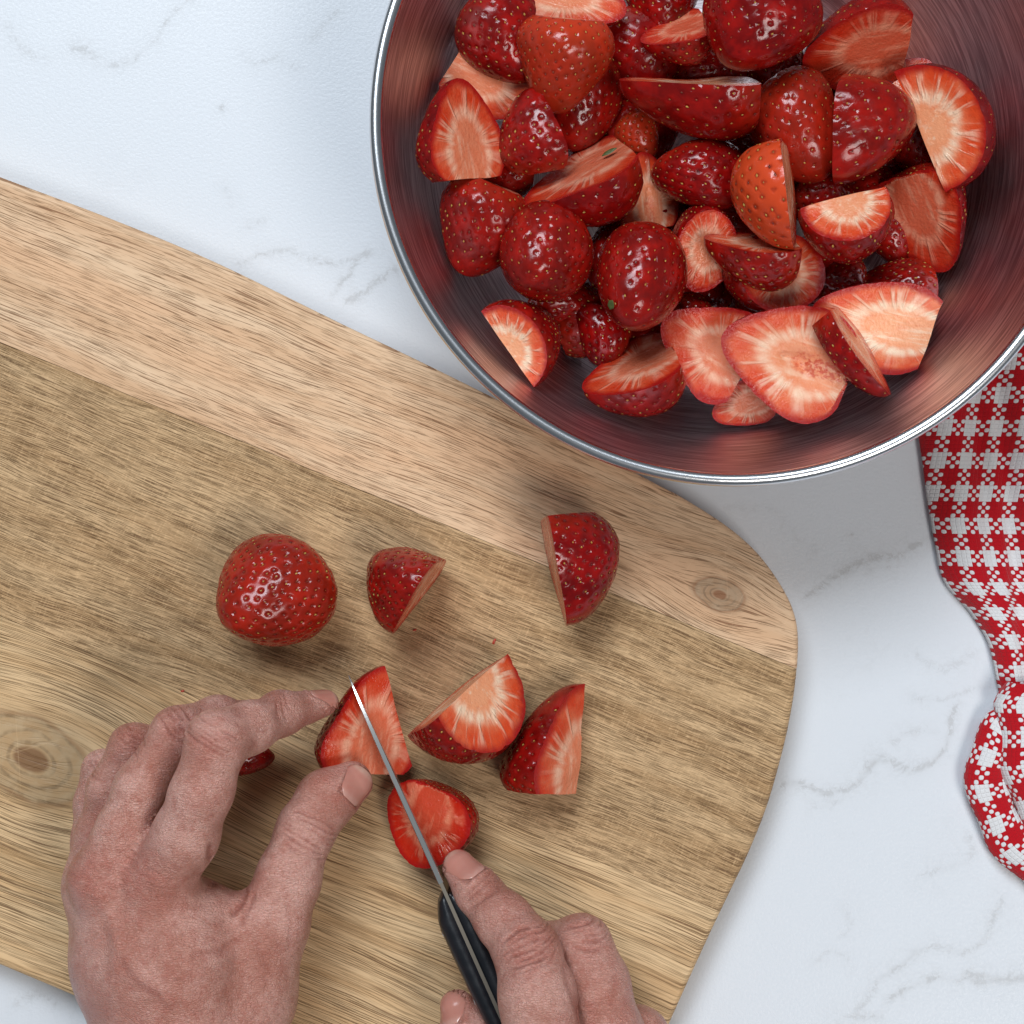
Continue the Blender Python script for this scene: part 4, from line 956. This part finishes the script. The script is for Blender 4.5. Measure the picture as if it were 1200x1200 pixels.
    for (px, py, z, r, amt) in reds:
        c = P(px, py, ZB + z); red = np.maximum(red, amt * np.exp(-(np.linalg.norm(V - c, axis=1) / r) ** 2))
    lowf = SineNoise(seed + 5, 10, .12, .30); midf = SineNoise(seed + 6, 14, .5, 1.1)
    disp += .28 * lowf(V) + .06 * midf(V)
    for (px, py, z, az, el, naz, nel, ln, wd) in nails:      # nail bed sinks, the fold round it stands up
        c, l, nn, w = nail_frame(px, py, z, az, el, naz, nel, f)
        uu = ((V - c) @ l) / ln; ww = ((V - c) @ w) / (wd / 2); hh = (V - c) @ nn
        near = np.exp(-(hh / 4.5) ** 4); e = np.maximum(np.abs(ww), np.abs(uu) * 2)
        ins = np.clip((1.02 - e) / .12, 0, 1) * near
        disp -= .42 * ins
        fold = np.exp(-((e - 1.16) / .13) ** 2) * near * (uu < .42)
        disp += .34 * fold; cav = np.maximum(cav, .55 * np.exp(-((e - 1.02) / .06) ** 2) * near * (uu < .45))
    V2 = V + N * disp[:, None]
    org = np.array([V[:, 0].mean(), V[:, 1].mean(), ZB])
    me.vertices.foreach_set('co', ((V2 - org) * MM).ravel()); me.update()
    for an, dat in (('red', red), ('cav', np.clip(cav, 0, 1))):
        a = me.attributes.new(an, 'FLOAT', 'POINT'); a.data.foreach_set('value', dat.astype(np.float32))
    o.location = Vector(org) * MM
    tag(o, label, 'hand', 'hands preparing strawberries')
    # nails: patch projected on the finger, slightly proud
    for (px, py, z, az, el, naz, nel, ln, wd) in nails:
        c, l, nn, w = nail_frame(px, py, z, az, el, naz, nel, f)
        a, b = 26, 22; U, Wd = np.meshgrid(np.linspace(0, 1, a), np.linspace(-1, 1, b), indexing='ij')
        U, Wd = U.ravel(), Wd.ravel()
        # rounded outline
        hwid = wd / 2 * (1 - .45 * np.clip((.30 - U) / .30, 0, 1) ** 2.2 - .50 * np.clip((U - .68) / .32, 0, 1) ** 2.4)
        B = c + np.outer((U - .5) * ln + .35 * (1 - Wd ** 2) * np.where(U > .9, 1, 0), l) + np.outer(Wd * hwid, w)
        X = B + nn * 9.0
        for _ in range(60): X = X - nn * np.clip(f(X), -2, 1.2)[:, None] * .8
        ok = (np.abs(f(X)) < .3) & (np.linalg.norm(X - c, axis=1) < ln * .95)
        edge = np.minimum(np.minimum(1 - np.abs(Wd), U * 2.2), (1 - U) * 6 + .02)
        lift = .26 * np.clip(edge / .30, 0, 1) ** .6 - .30 + .30 * np.clip((U - .8) / .2, 0, 1)
        X = X + nn * lift[:, None]
        # skirt down into the skin so that the plate has thickness
        i = np.arange(a - 1)[:, None]; j = np.arange(b - 1)[None]; k = (i * b + j).ravel()
        Fq = np.stack([k, k + b, k + b + 1, k + 1], 1); Fq = Fq[ok[Fq].all(1)]
        uq, inv = np.unique(Fq, return_inverse=True); Fq = inv.reshape(-1, 4); X, U = X[uq], U[uq]
        no = mesh_np('fingernail', X - org, Fq, M['nail'], o, attrs={'nu': ('FLOAT', U)})
        md = no.modifiers.new('thick', 'SOLIDIFY'); md.thickness = .0006; md.offset = 0
    return o

LF = [  # left hand: index, middle, ring, little finger, thumb
 [J(184, 1030, 49, 42), J(217, 978, 56, 38), J(236, 930, 60, 36), J(253, 868, 60, 35), J(292, 852, 50, 30), J(328, 836, 38, 24), J(380, 825, 25, 16)],
 [J(122, 1030, 46, 40), J(143, 975, 48, 31), J(165, 925, 48, 29), J(207, 858, 46, 27), J(255, 842, 35, 25), J(284, 846, 28, 21), J(316, 852, 22, 16)],
 [J(114, 1040, 36, 37), J(117, 978, 37, 27), J(129, 925, 37, 26), J(155, 874, 36, 25), J(200, 872, 29, 23), J(230, 880, 20, 21), J(268, 892, 14, 17)],
 [J(116, 1050, 24, 35), J(110, 985, 25, 24), J(111, 940, 25, 23), J(119, 902, 24, 22), J(150, 902, 20, 20), J(180, 908, 13, 19), J(212, 914, 10, 15)],
 [J(285, 1170, 34, 58), J(318, 1088, 37, 42), J(338, 1029, 36, 37), J(359, 973, 32, 34), J(382, 937, 27, 33), J(411, 918, 23, 26)]]
LP = [[J(184, 1038, 43, 44), J(208, 1130, 46, 58), J(232, 1260, 44, 64), J(262, 1420, 44, 84), J(285, 1560, 44, 98)], [J(128, 1038, 41, 42), J(165, 1130, 42, 58), J(205, 1260, 42, 64)],
      [J(122, 1046, 32, 40), J(152, 1130, 34, 53), J(192, 1260, 38, 56)], [J(124, 1056, 22, 36), J(148, 1130, 26, 46), J(186, 1260, 34, 52), J(240, 1420, 40, 76)],
      [J(225, 1075, 36, 44), J(285, 1165, 32, 58)], [J(262, 1082, 36, 30), J(300, 1090, 36, 36)]]
l0 = P(20, 1480, ZB); l1 = P(470, 770, ZB)
build_hand('bare left hand, curled fingers and thumb pinching the strawberry being cut', LF, LP,
  (l0[0], l0[1], ZB + .8), (l1[0], l1[1], ZB + 74),
  creases=[(247, 860, 64, 60, 5, 1.5, 7.5, .42), (203, 850, 58, 55, 5, 1.4, 5.5, .42), (150, 866, 48, 50, 4, 1.4, 5, .40), (112, 898, 34, 60, 3, 1.3, 4, .35),
           (330, 826, 44, 18, 3, 1.3, 4.5, .26), (363, 978, 40, 60, 7, 1.7, 8, .40), (166, 1024, 57, 70, 6, 1.6, 9, .16), (104, 1026, 54, 75, 5, 1.6, 8, .14)],
  lines=[([(256, 985, 50), (250, 1000, 54), (254, 1010, 50)], .8, .8), ([(262, 1012, 46), (246, 1022, 52), (236, 1026, 55)], .7, .7), ([(262, 1035, 42), (248, 1040, 48), (238, 1034, 52)], .9, .8),
         ([(288, 1044, 38), (282, 1058, 42), (274, 1070, 44)], .8, .8), ([(297, 1046, 40), (290, 1062, 44), (284, 1080, 44)], .45, .7), ([(280, 1100, 46), (262, 1110, 48), (235, 1112, 52)], .35, 1.0),
         ([(140, 1100, 56), (158, 1132, 56), (182, 1150, 55), (205, 1165, 55)], -.9, 2.2), ([(150, 1126, 56), (170, 1148, 56), (190, 1160, 55)], .45, 1.4), ([(186, 1040, 58), (192, 1080, 58), (196, 1120, 58)], -.55, 2.4), ([(118, 1045, 54), (134, 1090, 54), (142, 1130, 54)], -.6, 2.4),
         ([(336, 1050, 44), (345, 1085, 44), (342, 1110, 44)], .25, .8), ([(300, 1110, 50), (315, 1140, 48)], .22, .9)],
  reds=[(166, 1027, 56, 11, .9), (104, 1027, 52, 11, .9), (247, 862, 64, 9, .7), (203, 850, 58, 8, .6), (150, 866, 48, 7, .6), (392, 822, 28, 9, .6), (410, 925, 28, 12, .7), (235, 935, 64, 10, .35), (120, 1160, 40, 25, .55), (190, 1190, 55, 25, .4), (290, 1040, 40, 8, .5)],
  nails=[(378, 811, 28, 12, -25, 86, 30, 8.6, 6.6), (421, 922, 30, 50, -14, 5, 60, 9.6, 8.8)], veins=[], seed=11)

RF = [  # right hand: index, middle, ring, little finger, thumb
 [J(655, 1330, 56, 54), J(640, 1240, 55, 48), J(630, 1165, 52, 43), J(617, 1114, 46, 38), J(590, 1078, 39, 32), J(562, 1046, 33, 26), J(538, 1016, 29, 19)],
 [J(735, 1330, 46, 52), J(712, 1220, 40, 43), J(697, 1150, 37, 39), J(682, 1108, 33, 34), J(640, 1112, 24, 29), J(610, 1140, 19, 26), J(590, 1165, 16, 20)],
 [J(790, 1345, 36, 48), J(765, 1260, 28, 40), J(748, 1215, 25, 34), J(700, 1215, 18, 28), J(665, 1235, 14, 24), J(645, 1260, 12, 20)],
 [J(830, 1380, 28, 42), J(800, 1320, 20, 34), J(780, 1290, 18, 30), J(740, 1290, 14, 24), J(705, 1310, 12, 20)],
 [J(640, 1400, 38, 54), J(590, 1320, 34, 42), J(560, 1245, 29, 34), J(548, 1210, 26, 29), J(536, 1180, 24, 20)]]
RP = [[J(655, 1330, 50, 52), J(690, 1480, 46, 70), J(715, 1600, 44, 80)], [J(735, 1335, 44, 52), J(740, 1480, 42, 68)], [J(790, 1350, 34, 50), J(780, 1480, 38, 66)], [J(828, 1385, 28, 44), J(805, 1480, 34, 60)], [J(640, 1400, 38, 54), J(690, 1470, 40, 66)]]
r0 = P(490, 1520, ZB); r1 = P(900, 970, ZB)
build_hand('bare right hand gripping the knife, index finger laid along the blade', RF, RP,
  (r0[0], r0[1], ZB + .8), (r1[0], r1[1], ZB + 72),
  creases=[(622, 1112, 56, 115, 7, 1.5, 8, .48), (692, 1098, 42, 100, 5, 1.5, 7, .34), (565, 1046, 40, 130, 4, 1.3, 5.5, .24), (680, 1185, 50, 100, 3, 2.0, 8, .12)],
  lines=[([(660, 1125, 46), (670, 1160, 46), (684, 1205, 46)], .4, .8)],
  reds=[(620, 1110, 56, 10, .9), (690, 1100, 42, 9, .6), (545, 1020, 34, 9, .5), (535, 1180, 28, 9, .7), (600, 1080, 48, 10, .4), (700, 1190, 50, 18, .5)],
  nails=[(545, 1009, 34, 135, -16, 55, 58, 10.5, 8.6), (526, 1178, 28, 108, -8, 165, 55, 10.5, 8.0)], veins=[], seed=31)
# ------------------------------------------------------------------ crumbs and stains
def blob(name, px, py, zc, rx, ry, hz, mat, seed, label, cat, rot=0, tilt=None):
    """a small irregular flat scrap"""
    nz = SineNoise(seed, 6, 1.5, 4.5); m = 26; rings = 5; V = []; F = []
    for k in range(rings + 1):
        s = k / rings
        for j in range(m):
            a = j / m * 6.2832; d = np.array([math.cos(a), math.sin(a), 0]); g = 1 + .32 * float(nz(d[None] * 1.4)[0]) * .6
            x, y = rx * s * g * d[0], ry * s * g * d[1]
            z = hz * math.sqrt(max(0, 1 - s * s)) * (1 + .25 * float(nz(np.array([[x, y, 1.]]))[0])) + .02
            V.append([x * math.cos(rot) - y * math.sin(rot), x * math.sin(rot) + y * math.cos(rot), z])
    for k in range(rings):
        for j in range(m): F.append([k * m + j, (k + 1) * m + j, (k + 1) * m + (j + 1) % m, k * m + (j + 1) % m])
    V = np.array(V)
    if tilt is not None:
        n = dirv(*tilt); x = np.cross([0, 1, 0], n); x /= np.linalg.norm(x); V = V @ np.stack([x, np.cross(n, x), n], 0)
    o = mesh_np(name, V, F, M[mat], None); o.location = Vector(P(px, py, zc)) * MM
    return tag(o, label, cat)

def top_z(G, px, py, rad=7):
    k = np.array([K(z - ZB) for z in G[:, 2]]); X = G[:, 0] / k + 600; Y = 600 - G[:, 1] / k
    near = np.hypot(X - px, Y - py) < rad
    return float(G[near, 2].max()) if near.any() else float(G[:, 2].max())
for key, px, py, rx, ry, rot, til, lab in (
    ('green leaf bit', 714, 178, 2.2, .8, .55, (128, 50), 'green sliver of leaf stuck on a pink cut strawberry face in the bowl'),
    ('greenish speck', 716, 357, 1.5, 1.1, .9, (215, 40), 'pale green speck at the lower left of the largest round strawberry')):
    G = [v for l, v in PIECE.items() if key in l][0][1]
    blob('leaf_scrap', px, py, top_z(G, px, py) + .1, rx, ry, .35, 'green', 5, lab, 'leaf scrap', rot, til)
for i, (px, py, rx, ry, rot, mat, nm, lab) in enumerate((
    (214, 810, .5, .4, 0, 'pulp', 'berry_crumb', 'tiny red strawberry crumb on the board above the left knuckles'),
    (579, 752, 1.0, .4, 1.1, 'pulp', 'berry_crumb', 'small red crumb on the board above the white-faced strawberry half'),
    (486, 738, .6, .35, .3, 'pulp', 'berry_crumb', 'tiny red crumb right beside the tip of the small skin-up piece'))):
    blob(nm, px, py, ZB, rx, ry, .10 if mat == 'juice' else .30, mat, 40 + i, lab, 'stain' if mat == 'juice' else 'crumb', rot)
